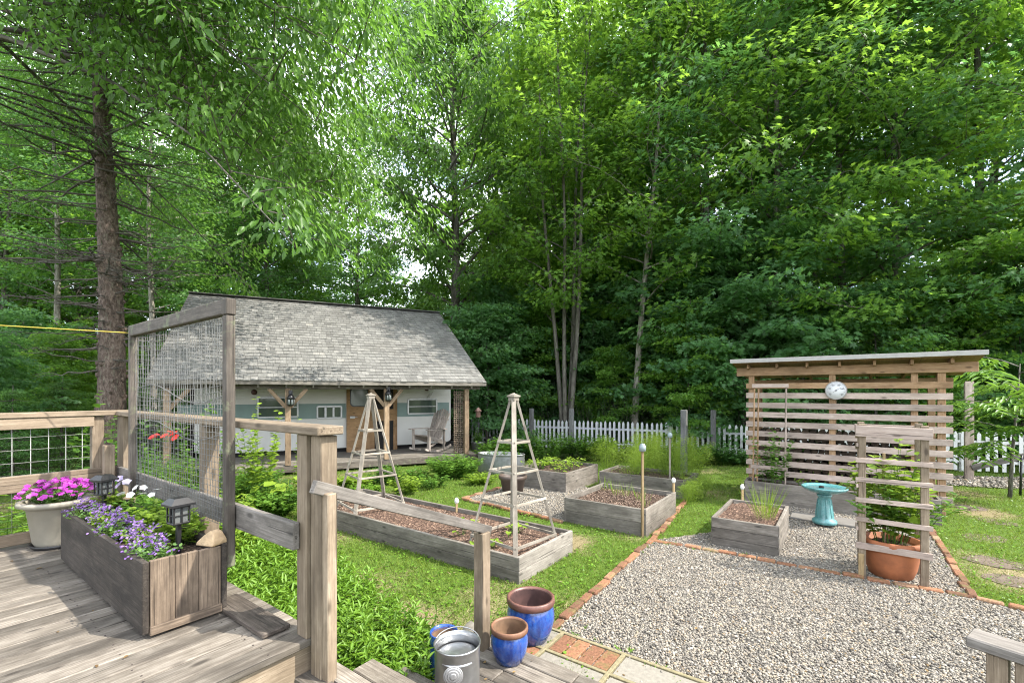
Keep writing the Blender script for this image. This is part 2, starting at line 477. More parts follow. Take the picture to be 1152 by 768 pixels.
def lawn_mat():
    m, nt, out = newmat('lawn_earth')
    tc = nt.nodes.new('ShaderNodeTexCoord').outputs['Object']
    b = attr(nt, 'tint')
    n = noise(nt, tc, 14, 6, .65); n2 = noise(nt, tc, 70, 3)
    green = ramp(nt, [(.3, (.04, .075, .012)), (.6, (.075, .125, .018)), (.75, (.11, .16, .03))], n)
    brown = ramp(nt, [(.3, (.10, .085, .04)), (.55, (.19, .155, .085)), (.75, (.30, .25, .15))], n2)
    c = mixc(nt, ramp(nt, [(.45, 0.0), (.62, 1.0)], math_(nt, 'ADD', b, math_(nt, 'MULTIPLY', math_(nt, 'SUBTRACT', n2, .5), .35))), green, brown)
    principled(nt, out, c, .95, 0, bump(nt, n2, .6, .02), .15)
    return m
M['lawn'] = lawn_mat()
def floor_mat():
    m, nt, out = newmat('forest_floor')
    tc = nt.nodes.new('ShaderNodeTexCoord').outputs['Object']
    n = noise(nt, tc, 1.2, 6, .65); n2 = noise(nt, tc, 25, 4)
    c = ramp(nt, [(.3, (.035, .03, .018)), (.5, (.05, .075, .02)), (.7, (.09, .08, .045))], n)
    c = mixc(nt, .5, c, ramp(nt, [(.3, .5), (.7, 1.4)], n2), 'MULTIPLY')
    principled(nt, out, c, .95, 0, bump(nt, n2, .6, .03), .1)
    return m
M['floor'] = floor_mat()

M['bark'] = bark('maple_bark', (.045, .04, .034), (.105, .095, .08), (.19, .175, .15), lichen=.4)
M['sprucebark'] = bark('spruce_bark', (.035, .026, .022), (.11, .08, .066), (.21, .165, .14), sc=(9, 16, 16), lichen=.25, strength=1.0)
M['palebark'] = bark('pale_bark', (.09, .08, .065), (.22, .2, .17), (.38, .35, .31), lichen=.3)
M['deadtwig'] = bark('dead_twigs', (.05, .042, .036), (.1, .088, .076), (.17, .155, .14))

M['maple'] = leafmat('maple_leaves', (.046, .112, .046), (.08, .172, .066), (.13, .245, .09), .5, (.30, .62, .10))
M['maplelight'] = leafmat('light_maple_leaves', (.058, .138, .022), (.105, .212, .034), (.165, .295, .05), .5, (.40, .66, .06))
M['hickory'] = leafmat('hickory_leaves', (.045, .11, .017), (.085, .178, .026), (.145, .275, .045), .46, (.24, .48, .06), .42, .4)
M['conifer'] = leafmat('hemlock_needles', (.04, .11, .03), (.08, .185, .045), (.135, .27, .065), .4, (.25, .46, .06))
M['understory'] = leafmat('understory_leaves', (.034, .095, .024), (.06, .15, .036), (.10, .215, .052), .46, (.28, .55, .07))
M['phlox'] = leafmat('phlox_leaves', (.061, .139, .011), (.107, .217, .020), (.168, .295, .033), .35, (.262, .426, .033))
M['grass'] = leafmat('grass_blades', (.062, .108, .012), (.118, .18, .02), (.185, .25, .036), .3, (.24, .34, .035), .6)
M['garden'] = leafmat('garden_leaves', (.035, .101, .013), (.075, .172, .023), (.132, .246, .040), .38, (.211, .370, .035))
M['garden2'] = leafmat('yellow_green_leaves', (.086, .155, .014), (.155, .249, .024), (.232, .335, .043), .4, (.327, .473, .043))
M['bluegreen'] = leafmat('blue_green_leaves', (.055, .12, .035), (.105, .20, .055), (.165, .28, .08), .35)
M['darkleaf'] = leafmat('dark_shrub_leaves', (.025, .08, .022), (.05, .135, .034), (.085, .19, .045), .35)
M['purple'] = leafmat('purple_petals', (.09, .04, .18), (.17, .085, .29), (.33, .21, .46), .3, (.3, .18, .42))
M['magenta'] = leafmat('magenta_petals', (.306, .021, .281), (.442, .051, .399), (.561, .170, .510), .3, (.595, .128, .510))
M['whitepetal'] = leafmat('white_petals', (.510, .493, .459), (.637, .620, .595), (.680, .680, .663), .3, (.680, .680, .637))
M['lilac'] = leafmat('pale_lilac_petals', (.45, .38, .6), (.58, .5, .7), (.7, .62, .78), .3, (.7, .6, .8))
M['redpetal'] = leafmat('red_petals', (.45, .02, .02), (.6, .04, .03), (.7, .08, .05), .3, (.8, .1, .05))

M['terracotta'] = simple('terracotta', (.42, .14, .052), .75, 0, .3, 6, .15)
def brick_mat():
    m, nt, out = newmat('weathered_brick')
    c = ramp(nt, [(0, (0.104, 0.056, 0.036)), (.4, (0.192, 0.092, 0.052)), (.75, (0.248, 0.120, 0.068)), (1, (0.240, 0.160, 0.104))], attr(nt, 'tint'))
    tc = nt.nodes.new('ShaderNodeTexCoord').outputs['Object']
    n = noise(nt, tc, 11, 6, .65); n2 = noise(nt, tc, 60, 3)
    c = mixc(nt, .8, c, ramp(nt, [(.3, .55), (.7, 1.3)], n2), 'MULTIPLY')
    c = mixc(nt, ramp(nt, [(.5, 0.0), (.66, .75)], n), c, (.11, .105, .04))
    principled(nt, out, c, .95, 0, bump(nt, n2, .5, .006), .2)
    return m
M['brick'] = brick_mat()
M['concrete'] = simple('concrete', (.29, .265, .22), .9, 0, .18, 30, .3)
M['slab'] = simple('stone_slab', (.2, .185, .165), .9, 0, .15, 14, .3)
M['moss'] = simple('mossy_timber', (.29, .25, .14), .9, 0, .3, 30, .4)
M['steel'] = simple('galvanised_steel', (.62, .63, .64), .3, .9, .14, 18, .05)
M['steeldull'] = simple('dull_galvanised_steel', (.42, .43, .44), .45, .8, .2, 10, .08)
M['wire'] = simple('wire', (.26, .26, .25), .6, .3, .15, 40, 0)
M['palewire'] = simple('pale_wire', (.5, .5, .47), .5, .5, .1, 40, 0)
M['black'] = simple('black_plastic', (.018, .018, .02), .4, 0, .2, 20, .05)
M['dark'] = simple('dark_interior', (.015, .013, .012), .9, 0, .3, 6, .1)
M['lampglass'] = simple('frosted_lamp_panel', (.17, .18, .18), .25, 0, .1, 20, 0)
M['potcream'] = simple('cream_pot', (.42, .385, .31), .55, 0, .1, 9, .1)
M['greyplastic'] = simple('grey_plastic', (.15, .155, .16), .5)
M['rimclay'] = simple('brown_clay_rim', (.23, .11, .06), .6, 0, .35, 16, .2)
M['whitepaint'] = simple('white_paint', (.95, .95, .92), .6, 0, .1, 9, .1)
M['picketgrey'] = simple('weathered_white_paint', (.66, .68, .69), .7, 0, .15, 9, .1)
M['trailer'] = simple('camper_white', (.78, .765, .72), .4, 0, .05, 3, .05)
M['teal'] = simple('faded_teal_paint', (.20, .30, .275), .5, 0, .08, 4, .05)
M['alu'] = simple('aluminium', (.45, .46, .46), .35, .8, .1, 12, .05)
M['roofmetal'] = simple('pale_roof_edge', (.50, .475, .45), .6, .1, .1, 14, .1)
M['rock'] = simple('tan_rock', (.62, .44, .26), .85, 0, .3, 14, .6, .5, .02)
M['stepstone'] = simple('earthy_flagstone', (.155, .115, .085), .95, 0, .35, 9, .6)
M['yellow'] = simple('yellow_cord', (.5, .4, .04), .7)
M['needle'] = simple('dial_marks', (.03, .04, .06), .6)
M['dial'] = simple('dial_face', (.98, .98, 1.0), .4, 0, .04)
M['log'] = wood('split_logs', (.06, .042, .03), (.13, .09, .062), (.24, .175, .12), stain=.5, tintamt=.5)
M['feeder'] = simple('pinkish_feeder', (.5, .3, .24), .6)
M['redobj'] = simple('red_lantern_paint', (.09, .03, .025), .5)

def glaze(name, c1, c2, sc=7, rough=.12):
    m, nt, out = newmat(name)
    tc = nt.nodes.new('ShaderNodeTexCoord').outputs['Object']
    n = noise(nt, mapping(nt, tc, (1, 1, .22)), sc * 3.5, 6, .65)
    c = mixc(nt, ramp(nt, [(.38, 0.0), (.62, 1.0)], n), c1, c2)
    n2 = noise(nt, tc, 16, 6, .7)
    c = mixc(nt, ramp(nt, [(.58, 0.0), (.72, .55)], n2), c, (.14, .13, .11))
    rough = ramp(nt, [(.4, rough), (.7, rough + .35)], n2)
    p = principled(nt, out, c, rough, 0, None, .6)
    p.inputs['Coat Weight'].default_value = .5; p.inputs['Coat Roughness'].default_value = .08
    return m
M['blueglaze'] = glaze('cobalt_glaze', (.008, .03, .17), (.02, .085, .33))
M['tealglaze'] = glaze('turquoise_glaze', (.045, .16, .17), (.09, .25, .255), 4, .2)
M['clayin'] = simple('bare_clay_inside', (.27, .16, .09), .85, 0, .35, 12, .2)

def glassmat(name, tint=(.05, .07, .06)):
    m, nt, out = newmat(name)
    principled(nt, out, tint, .05, 0, None, .8)
    return m
M['window'] = glassmat('dark_window_glass')
M['milky'] = simple('milky_window', (.22, .25, .24), .15, 0, .15, 5, 0)
def water():
    m, nt, out = newmat('bath_water')
    principled(nt, out, (.03, .12, .13), .03, 0, None, .8)
    return m
M['water'] = water()
M['discmetal'] = simple('pale_pierced_metal', (.6, .6, .6), .4, .5, .1, 20, .05)
M['rustnail'] = simple('rusty_nails', (.05, .035, .028), .7)
M['straw'] = leafmat('dry_blades', (.120, .098, .045), (.195, .158, .075), (.270, .225, .120), .2, (.225, .188, .075), .7)
M['litter'] = leafmat('fallen_leaf', (.075, .045, .022), (.143, .090, .038), (.225, .150, .060), .15, (.225, .150, .038), .7)

M['darkrim'] = simple('dark_plum_rim', (.19, .085, .065), .45, 0, .35, 14, .2)
M['darkin'] = simple('dark_plum_inside', (.12, .062, .055), .6, 0, .4, 10, .2)
# ------------------------------------------------------------------ camera, light, sky
cd = bpy.data.cameras.new('camera'); cam = bpy.data.objects.new('camera', cd); COL.objects.link(cam)
cam.location = (0, 0, HC); cam.rotation_euler = (pi / 2, 0, 0)
cd.sensor_width = 36; cd.lens = 36 * F / 1152; cd.clip_start = .05; cd.clip_end = 2000
cd.shift_y = (HY - 384) / 1152
scene.camera = cam
SUN_AZ, SUN_EL = R(103), R(49)
sl = bpy.data.lights.new('sun', 'SUN'); sl.energy = 3.0; sl.angle = R(0.6); sl.color = (1, .94, .84)
so = bpy.data.objects.new('sun', sl); COL.objects.link(so)
sd = Vector((math.sin(SUN_AZ) * math.cos(SUN_EL), math.cos(SUN_AZ) * math.cos(SUN_EL), math.sin(SUN_EL)))
so.rotation_euler = sd.to_track_quat('Z', 'Y').to_euler(); so.location = (20, -3, 30)
w = bpy.data.worlds.new('World'); scene.world = w; w.use_nodes = True
nt = w.node_tree; nt.nodes.clear()
sky = nt.nodes.new('ShaderNodeTexSky'); sky.sky_type = 'NISHITA'; sky.sun_disc = False
sky.sun_elevation = SUN_EL; sky.sun_rotation = SUN_AZ; sky.dust_density = 1.5
tc = nt.nodes.new('ShaderNodeTexCoord').outputs['Generated']
cl = noise(nt, mapping(nt, tc, (1, 1, 2.2)), 2.6, 6, .6)
cf = ramp(nt, [(.40, 0.15), (.62, 1.0)], cl)
skc = mixc(nt, cf, sky.outputs[0], (9.4, 9.7, 10.1))
bg = nt.nodes.new('ShaderNodeBackground'); bg.inputs[1].default_value = .15
nt.links.new(skc, bg.inputs[0])
wo = nt.nodes.new('ShaderNodeOutputWorld'); nt.links.new(bg.outputs[0], wo.inputs[0])
scene.view_settings.view_transform = 'Standard'; scene.view_settings.look = 'None'
scene.view_settings.exposure = 1.84; scene.view_settings.gamma = 1.0
cy = scene.cycles
cy.max_bounces = 8; cy.diffuse_bounces = 5; cy.glossy_bounces = 2; cy.transmission_bounces = 5; cy.transparent_max_bounces = 4
cy.caustics_reflective = False; cy.caustics_refractive = False; cy.sample_clamp_indirect = 6
cy.use_denoising = True; cy.denoising_input_passes = 'RGB_ALBEDO_NORMAL'; cy.denoising_prefilter = 'NONE'; cy.filter_width = 1.1
try: cy.denoiser = 'OPENIMAGEDENOISE'
except Exception: pass

# ------------------------------------------------------------------ layout of the beds
# (corner a0,b0 .. in garden frame: a to the near right, b away)
def P2(v): return (v[0], v[1])
b1 = U.inv(G(583, 657.5)); BED1 = (b1[0] - 4.3, b1[0], b1[1], b1[1] + 1.19, .30)
b4 = U.inv(G(726, 604)); BED4 = (b4[0] - 1.30, b4[0], b4[1], b4[1] + 1.42, .40)
b5 = U.inv(G(770, 562)); BED5 = (b5[0] - 1.75, b5[0], b5[1], b5[1] + 1.0, .38)
b6 = U.inv(G(636, 555)); BED6 = (b6[0] - 1.25, b6[0], b6[1], b6[1] + 1.5, .42)
b3 = U.inv(G(875, 627.6)); BED3 = (b3[0] - .76, b3[0], b3[1], b3[1] + 1.28, .40)
b7 = U.inv(G(838, 564)); BED7 = (b7[0], b7[0] + 2.7, b7[1], b7[1] + .46, .41)
def corners(B, m=0.0): return [U(B[0] - m, B[2] - m), U(B[1] + m, B[2] - m), U(B[1] + m, B[3] + m), U(B[0] - m, B[3] + m)]
GR1 = [G(733, 609), G(1096, 675), G(1250, 712), G(1250, 950), G(700, 800), G(621, 711)]
GR2 = [G(733, 609), G(1096, 675), G(1047, 597), G(1005, 570), G(836, 560), G(800, 600)]
GR3 = [G(520, 562), G(632, 588), G(700, 566), G(640, 540), G(574, 546)]
GR4 = [G(1060, 536), G(1060, 546), G(1260, 556), G(1260, 541)]

# ------------------------------------------------------------------ ground
def grid_sheet(name, x0, x1, y0, y1, step, z, mat, amp=0.0):
    xs = np.arange(x0, x1 + 1e-6, step); ys = np.arange(y0, y1 + 1e-6, step)
    X, Y = np.meshgrid(xs, ys); n = len(xs); m = len(ys)
    V = np.stack([X.ravel(), Y.ravel(), z + amp * (fbm(X.ravel(), Y.ravel(), .9) - .5)], 1)
    i = np.arange(m - 1)[:, None] * n + np.arange(n - 1)[None]
    Fq = np.stack([i, i + 1, i + 1 + n, i + n], -1).reshape(-1, 4)
    return fast_mesh(name, V, Fq, mat, bare(X.ravel(), Y.ravel()), None, True)
def bare(x, y):
    b = fbm(x, y, .75)
    e = np.zeros_like(b)
    for (cx, cy, r, s) in BARE:
        e = np.maximum(e, .47 * s * np.clip(1.4 - np.hypot(x - cx, y - cy) / r, 0, 1))
    return b * .78 + e
BARE = []
for (px, py, r, s) in ((430, 652, .5, .45), (360, 600, .45, .3), (650, 612, .35, .4), (668, 622, .3, .4), (470, 690, .4, .3), (500, 720, .5, .35), (560, 690, .35, .3),
                       (1140, 650, .5, .4), (1120, 600, .5, .35), (1110, 575, .6, .35), (420, 700, .4, .25), (800, 575, .3, .2), (530, 670, .3, .25)):
    g = G(px, py); BARE.append((g.x, g.y, r, s))
mb = MB(); mb.add([(-220, -120, -.03), (220, -120, -.03), (220, 320, -.03), (-220, 320, -.03)], [(0, 1, 2, 3)])
tag(mb.build('ground', M['floor']), kind='structure')
lw = grid_sheet('lawn', -10, 17.5, 1.2, 13.6, .12, 0.0, M['lawn'], .02); tag(lw, kind='structure')

def flat(name, poly, z, mat):
    mb = MB(); mb.add([(p[0], p[1], z) for p in poly], [tuple(range(len(poly)))]); 
    o = mb.build(name, mat); 
    if o.data.polygons[0].normal.z < 0: o.data.flip_normals()
    return tag(o, kind='structure')
def shrink_order(poly): return poly
flat('gravel_court', GR1, .014, M['gravel'])
flat('gravel_path', GR2, .018, M['gravel'])
flat('gravel_path', GR3, .016, M['gravel'])
flat('gravel_strip', GR4, .016, M['gravel'])

# loose pebbles lying on the gravel
ICO_V = []; ph = (1 + 5 ** .5) / 2
for a in (-1, 1):
    for b in (-ph, ph): ICO_V += [(0, a, b), (a, b, 0), (b, 0, a)]
ICO_V = np.array(ICO_V, float); ICO_V /= np.linalg.norm(ICO_V[0])
def _hull20(V):
    fs = []; d = np.linalg.norm(V[:, None] - V[None], axis=2); e = d[d > 0].min() * 1.01
    for i in range(12):
        for j in range(i + 1, 12):
            for k in range(j + 1, 12):
                if d[i, j] < e and d[j, k] < e and d[i, k] < e:
                    n = np.cross(V[j] - V[i], V[k] - V[i])
                    fs.append((i, j, k) if n.dot(V[i]) > 0 else (i, k, j))
    return np.array(fs)
ICO_F = _hull20(ICO_V)
def pebbles(name, polys, dens, size, avoid=(), z0=.016, mat=None, flatten=.6, ztop=None, smooth=True):
    Ps = []
    for poly in polys:
        xs = [p[0] for p in poly]; ys = [p[1] for p in poly]
        n = int((max(xs) - min(xs)) * (max(ys) - min(ys)) * dens)
        x = RS.uniform(min(xs), max(xs), n); y = RS.uniform(min(ys), max(ys), n)
        k = inpoly(x, y, poly) & (y > 1.2) & (np.abs(x) < 1.5 * y + .4)
        Ps.append(np.stack([x[k], y[k]], 1))
    P = np.concatenate(Ps)
    for a in avoid: P = P[~inpoly(P[:, 0], P[:, 1], a)]
    n = len(P); s = size * np.exp(RS.randn(n) * .28)
    ax = np.stack([s, s * RS.uniform(.6, .95, n), s * RS.uniform(.4, .8, n) * flatten / .6], 1) * .5
    V = ICO_V[None] * ax[:, None]
    V = V * (1 + RS.uniform(-.14, .14, (n, 12, 1)))
    # tilt then turn
    t = RS.uniform(-.6, .6, n); c, si = np.cos(t)[:, None], np.sin(t)[:, None]
    y2 = V[..., 1] * c - V[..., 2] * si; z2 = V[..., 1] * si + V[..., 2] * c
    t = RS.uniform(0, 2 * pi, n); c, si = np.cos(t)[:, None], np.sin(t)[:, None]
    x3 = V[..., 0] * c - y2 * si; y3 = V[..., 0] * si + y2 * c
    V = np.stack([x3 + P[:, 0, None], y3 + P[:, 1, None], z2 + z0 + ax[:, 2, None] * RS.uniform(.1, 1.1, (n, 1))], -1)
    if ztop is not None: V[..., 2] += ztop
    Fq = (np.arange(n) * 12)[:, None, None] + ICO_F[None]
    T = np.clip(RS.rand(n), 0, 1)
    return fast_mesh(name, V.reshape(-1, 3), Fq.reshape(-1, 3), mat or M['stone'], np.repeat(T, 12), None, smooth)

STR_A = -.09
LAND = [U(STR_A, .70), U(3.2, .70), U(3.2, 1.52), U(STR_A, 1.52)]
av = [corners(BED3, .0), corners(BED4, .0), corners(BED6, .0), corners(BED7), LAND]
near = [p for p in GR1]
tag(pebbles('gravel_stones', [GR1], 7400, .0172, av), 'pale grey and tan rounded pebbles covering the open gravel court', 'gravel', kind='stuff')
tag(pebbles('gravel_stones', [GR2, GR3], 3600, .020, av), 'grey pebbles around the birdbath and between the raised beds', 'gravel', kind='stuff')
tag(pebbles('gravel_stones', [GR4], 500, .05, av), 'dark grey gravel strip along the foot of the white picket fence', 'gravel', kind='stuff')

# brick edging (one course laid end to end)
def edging(pts, label):
    mb = MB()
    for p, q in zip(pts[:-1], pts[1:]):
        p = Vector(p); q = Vector(q); p.z = q.z = 0; L = (q - p).length; n = max(1, round(L / .21)); d = (q - p) / n
        for i in range(n):
            c0 = p + d * i + d.normalized() * .008; c1 = p + d * (i + 1) - d.normalized() * .005
            j = Vector((random.uniform(-.014, .014), random.uniform(-.014, .014), random.uniform(-.010, .006) + .022))
            mb.beam(c0 + j, c1 + j + Vector((random.uniform(-.01, .01), random.uniform(-.01, .01), 0)), random.uniform(.07, .09), .05, ch=.010)
    o = mb.build('brick_edging', M['brick'])
    return tag(o, label, 'edging')
edging([G(621, 711), G(733, 609)], 'red brick edging between lawn and the gravel court beside the blue pots')
edging([G(733, 609), G(1096, 675), G(1250, 712)], 'mossy brick edging line crossing the gravel in front of the small square bed')
edging([G(1096, 675), G(1047, 597), G(1035, 580)], 'red brick edging between the terracotta pot gravel and the stepping stone lawn')
edging([G(563, 550), G(520, 562), G(632, 588)], 'thin brick edging around the gravel patch behind the long bed')
edging([G(733, 609), G(772, 564)], 'brick edging along the lawn side of the square herb bed')

# paved strip below the steps
def strip():
    g0 = U.inv(G(620, 710)); gz = U.inv(G(775, 768)); 
    bf = (g0[1] + gz[1]) / 2; bm_ = bf - .30; bn = 1.50
    root = tag(thing('paved_path', None, None), None, None, kind='structure')
    mb = MB()
    a0 = g0[0] - .25
    cuts = [a0]
    for px, py in ((638, 712), (703, 740)): cuts.append(U.inv(G(px, py))[0])
    cuts += [cuts[-1] + .62, cuts[-1] + 1.3, cuts[-1] + 2.4]
    for b in (bf, bm_): mb.beam(U(a0, b, .022), U(a0 + 4, b, .022), .03, .04)
    for c in cuts[1:]: mb.beam(U(c, bn - .3, .024), U(c, bf, .024), .03, .042)
    tag(mb.build('timber_dividers', M['moss'], root), kind='structure')
    br = MB(); cn = MB()
    rot = U.rot()
    for i in range(len(cuts) - 1):
        c0, c1 = cuts[i] + .02, cuts[i + 1] - .02
        for (y0, y1, isb) in ((bm_ + .02, bf - .02, i == 1), (bn - .3, bm_ - .02, i == 0)):
            if isb:
                n = max(1, round((c1 - c0) / .125)); wd = (c1 - c0) / n
                for k in range(n): br.box(U(c0 + (k + .5) * wd, (y0 + y1) / 2, .012 + random.uniform(-.003, .003)), (wd - .012, y1 - y0, .05), rot, .005, 1)
            else:
                cn.box(U((c0 + c1) / 2, (y0 + y1) / 2, .010), (c1 - c0, y1 - y0, .05), rot, .006)
    tag(br.build('brick_paving', M['brick'], root), kind='structure'); tag(cn.build('concrete_paving', M['concrete'], root), kind='structure')
strip()

# ------------------------------------------------------------------ deck
DZ = .83
dk = thing('wooden_deck', 'weathered grey wooden deck carrying the flower box', 'deck', U(-1.4, -1.5, 0), -A)
def in_parent(o, root):
    """keep world placement although the geometry is already in world space"""
    o.parent = root; root_m = Matrix.LocRotScale(root.location, root.rotation_euler, root.scale)
    o.matrix_parent_inverse = root_m.inverted(); return o
def part(mb, name, mat, root, **kw):
    o = mb.build(name, mat); in_parent(o, root); tag(o, **kw); return o
mb = MB(); bw = .139
a = 0.0
while a > -3.2:
    w_ = bw
    y0 = -4.2
    cut = random.choice([None, random.uniform(-2.2, -.6), None])
    zz = DZ - .019 + random.uniform(-.0018, .0018)
    segs = [(-4.2, .085)] if cut is None else [(-4.2, cut - .002), (cut + .002, .085)]
    for s0, s1 in segs: mb.beam(U(a - w_ / 2, s0, zz), U(a - w_ / 2, s1, zz), w_ - .006, .038, ch=.005)
    a -= w_
part(mb, 'decking', M['deck'], dk)
mb = MB(); a = 0.0
while a > -3.2:
    for b in np.arange(-2.6, .1, .405):
        for o_ in (-.042, .042):
            p = U(a - bw / 2 + o_ + random.uniform(-.006, .006), b + random.uniform(-.008, .008), DZ + .0005); mb.lathe(p, [(.0048, 0), (.0042, .0012), (0, .0012)], 6)
    a -= bw
part(mb, 'nail_heads', M['rustnail'], dk, kind='stuff')
mb = MB()
mb.beam(U(-.045, -4.2, .68), U(-.045, .05, .68), .035, .235)
mb.beam(U(-3.2, .05, .68), U(-.05, .05, .68), .035, .235)
mb.beam(U(-3.19, -4.2, .68), U(-3.19, .03, .68), .035, .235)
for a in (-.2, -1.5, -3.0): mb.beam(U(a, -.05, .0), U(a, -.05, .57), .1, .1, up=(1, 0, 0))
for b in (-1.2, -2.4): mb.beam(U(-3.15, b, .7), U(-.07, b, .7), .04, .18)
part(mb, 'rim_joist', M['rail'], dk)
mb = MB(); 
mb.beam(U(-.055, -4.0, .43), U(-.055, -.05, .43), .02, .26)
part(mb, 'skirt_board', M['rail'], dk)
mb = MB(); mb.beam(U(-.78, -.06, DZ + .016), U(-.17, -.06, DZ + .018), .14, .026, ch=.006)
tag(mb.build('loose_plank', M['barn']), 'short dark weathered plank lying on the deck edge beside the flower box', 'plank')

# railing along the deck edge
RT = 1.885
rl = thing('deck_railing', 'weathered wooden deck railing with flat cap and wire infill around the deck corner', 'railing', U(-1.3, .05, DZ), -A)
def post(a, b, z0, z1, w_=.089, mat='rail', root=rl, name='post'):
    m_ = MB(); m_.box(U(a, b, (z0 + z1) / 2), (w_, w_, z1 - z0), U.rot(), .004, 2); return part(m_, name, M[mat], root)
post(-.05, .045, DZ, RT - .045)
post(.05, .062, .0, RT - .05)
post(.116, .05, .0, 1.56, .05)
post(-1.27, .045, .3, RT - .045)
post(-3.0, .045, .3, RT - .045); post(-3.10, .05, .3, RT - .047); post(-2.93, -.10, DZ, 1.60, .07)
post(-3.15, -.13, DZ, RT - .045, .08); post(-3.15, -1.7, .3, RT - .045)
mb = MB(); mb.beam(U(-3.07, .05, RT - .022), U(.13, .05, RT - .022), .14, .042, ch=.005); part(mb, 'top_rail', M['rail'], rl)
mb = MB(); mb.beam(U(-3.145, -4.0, RT - .018), U(-3.145, .12, RT - .018), .14, .042, ch=.005); part(mb, 'top_rail', M['rail'], rl)
mb = MB(); mb.beam(U(-3.105, -4.0, RT - .085), U(-3.105, -.16, RT - .085), .038, .085); part(mb, 'under_rail', M['rail'], rl)
mb = MB(); mb.beam(U(-2.97, -.02, 1.335), U(-.06, -.02, 1.335), .038, .135, ch=.005); part(mb, 'middle_rail', M['grey'], rl)
mb = MB(); mb.beam(U(-3.085, -4.0, 1.33), U(-3.085, -.0, 1.33), .038, .13, ch=.005); part(mb, 'middle_rail', M['rail'], rl)
mb = MB(); mb.beam(U(-3.105, -4.0, .90), U(-3.105, -.0, .90), .038, .09, ch=.005); part(mb, 'lower_rail', M['rail'], rl)
mb = MB()
for z in np.arange(.99, RT - .12, .1):
    mb.tube([U(-3.135, -4.0, z), U(-3.135, -.1, z)], .0024, 4)
for b in np.arange(-3.9, -.1, .102): mb.tube([U(-3.138, b, .9), U(-3.138, b, RT - .1)], .0024, 4)
part(mb, 'wire_infill', M['palewire'], rl)

# stairs
st = thing('deck_stairs', 'broad weathered plank steps going down from the deck to the paving', 'stairs', U(1.2, .6, 0), -A)
def tread(b0, b1, z, n):
    wd = (b1 - b0) / n
    mb = MB()
    for i in range(n):
        a = STR_A
        while a < 3.2:
            L = min(random.choice([1.6, 2.2, 3.4]), 3.2 - a) if n > 2 else 3.2 - a
            if n > 2 and a == STR_A: L = random.uniform(.35, 1.1)
            mb.beam(U(a + .002, b0 + wd * (i + .5), z - .019 + random.uniform(-.003, .003)), U(a + L - .003, b0 + wd * (i + .5), z - .019), wd - .008, .038, ch=.006); a += L
    return part(mb, 'tread', M['deck'], st)
tread(-.05, .16, .66, 2); tread(.17, .46, .50, 2); tread(.455, .70, .335, 2); tread(.70, 1.52, .17, 6)
mb = MB()
for b, z0, z1 in ((.14, .5, .62), (.435, .34, .46), (.68, .18, .295), (1.49, 0.0, .13)): mb.beam(U(STR_A + .02, b, (z0 + z1) / 2), U(3.18, b, (z0 + z1) / 2), .025, z1 - z0)
part(mb, 'riser', M['deck'], st)
for a in (STR_A + .05, 1.2, 3.1):
    mb = MB(); mb.prism([(-.05, .0), (1.45, 0), (1.45, .128), (.68, .128), (.68, .295), (.43, .295), (.43, .46), (.14, .46), (.14, .62), (-.05, .62)], lambda u, v, d, a=a: U(a + d, u, v), -.018, .018)
    part(mb, 'stringer', M['deck'], st)
hr = thing('stair_handrail', 'sloping wooden handrail from the tall deck post to a short post beside the blue pots', 'handrail', U(-.02, 1.37, 0), -A)
post(-.02, 1.37, .02, 1.02, .089, 'rail', hr)
h0 = U(.09, -.02, 1.60); h1_ = U(-.02, 1.46, 1.01)
mb = MB(); mb.beam(h0, h1_, .038, .064, ch=.004); part(mb, 'rail', M['grey'], hr)
# the matching end of the other stair rail, at the frame's lower edge
hq = thing('stair_handrail', 'short railing end with two posts and a flat cap standing in the gravel', 'handrail', U(2.6, 1.37, 0), -A)
c0 = AT(1089, 712, 1.95); c1 = Vector((c0.x + .42, c0.y - .62, c0.z))
d_ = (c1 - c0).normalized(); nrm = Vector((-d_.y, d_.x, 0))
mb = MB(); mb.beam(c0 + Vector((0, 0, -.02)) - nrm * -.02, c1 + Vector((0, 0, -.02)) - nrm * -.02, .13, .045, ch=.006); part(mb, 'cap_rail', M['grey'], hq)
for t in (.09, .17):
    q = c0 + d_ * t; m_ = MB(); m_.box((q.x, q.y, (c0.z - .045) / 2 + .0), (.062, .062, c0.z - .045), Matrix.Rotation(math.atan2(d_.y, d_.x), 3, 'Z'), .004, 2); part(m_, 'post', M['rail'], hq)

# old trellis frame with wire mesh hung on the railing
tf = thing('mesh_trellis', 'tall weathered wooden frame of netting standing behind the flower box', 'trellis', U(-1.6, -.06, 1.05), -A)
A0, A1, FB = -2.415, -.70, -.067
FZ0, FZ1 = 1.06, 2.567
def fpost(a, z0, z1, w_=.068):
    m_ = MB(); m_.box(U(a, FB, (z0 + z1) / 2), (w_, .048, z1 - z0), U.rot(), .005, 2); return part(m_, 'post', M['frame'], tf)
fpost(A0, 1.22, FZ1 - .07, .045); fpost(A1, FZ0, FZ1 - .08, .058)
mb = MB(); mb.beam(U(A0 - .03, FB, FZ1 - .035), U(A1 - .035, FB, FZ1 - .03), .046, .085, ch=.005); mb.box(U(A1, FB, FZ1 - .032), (.07, .052, .092), U.rot(), .005, 2)
part(mb, 'top_beam', M['frame'], tf)
mb = MB(); rr = random.Random(5)
nv = 44
for i in range(nv + 1):
    a = A0 + .03 + (A1 - A0 - .06) * i / nv
    pts = []
    for k in range(8):
        z = 1.27 + (FZ1 - .08 - 1.27) * k / 7
        pts.append(U(a + rr.uniform(-.006, .006), FB + .012 + rr.uniform(-.005, .005), z))
    mb.tube(pts, .0016, 4, False)
nz = 34
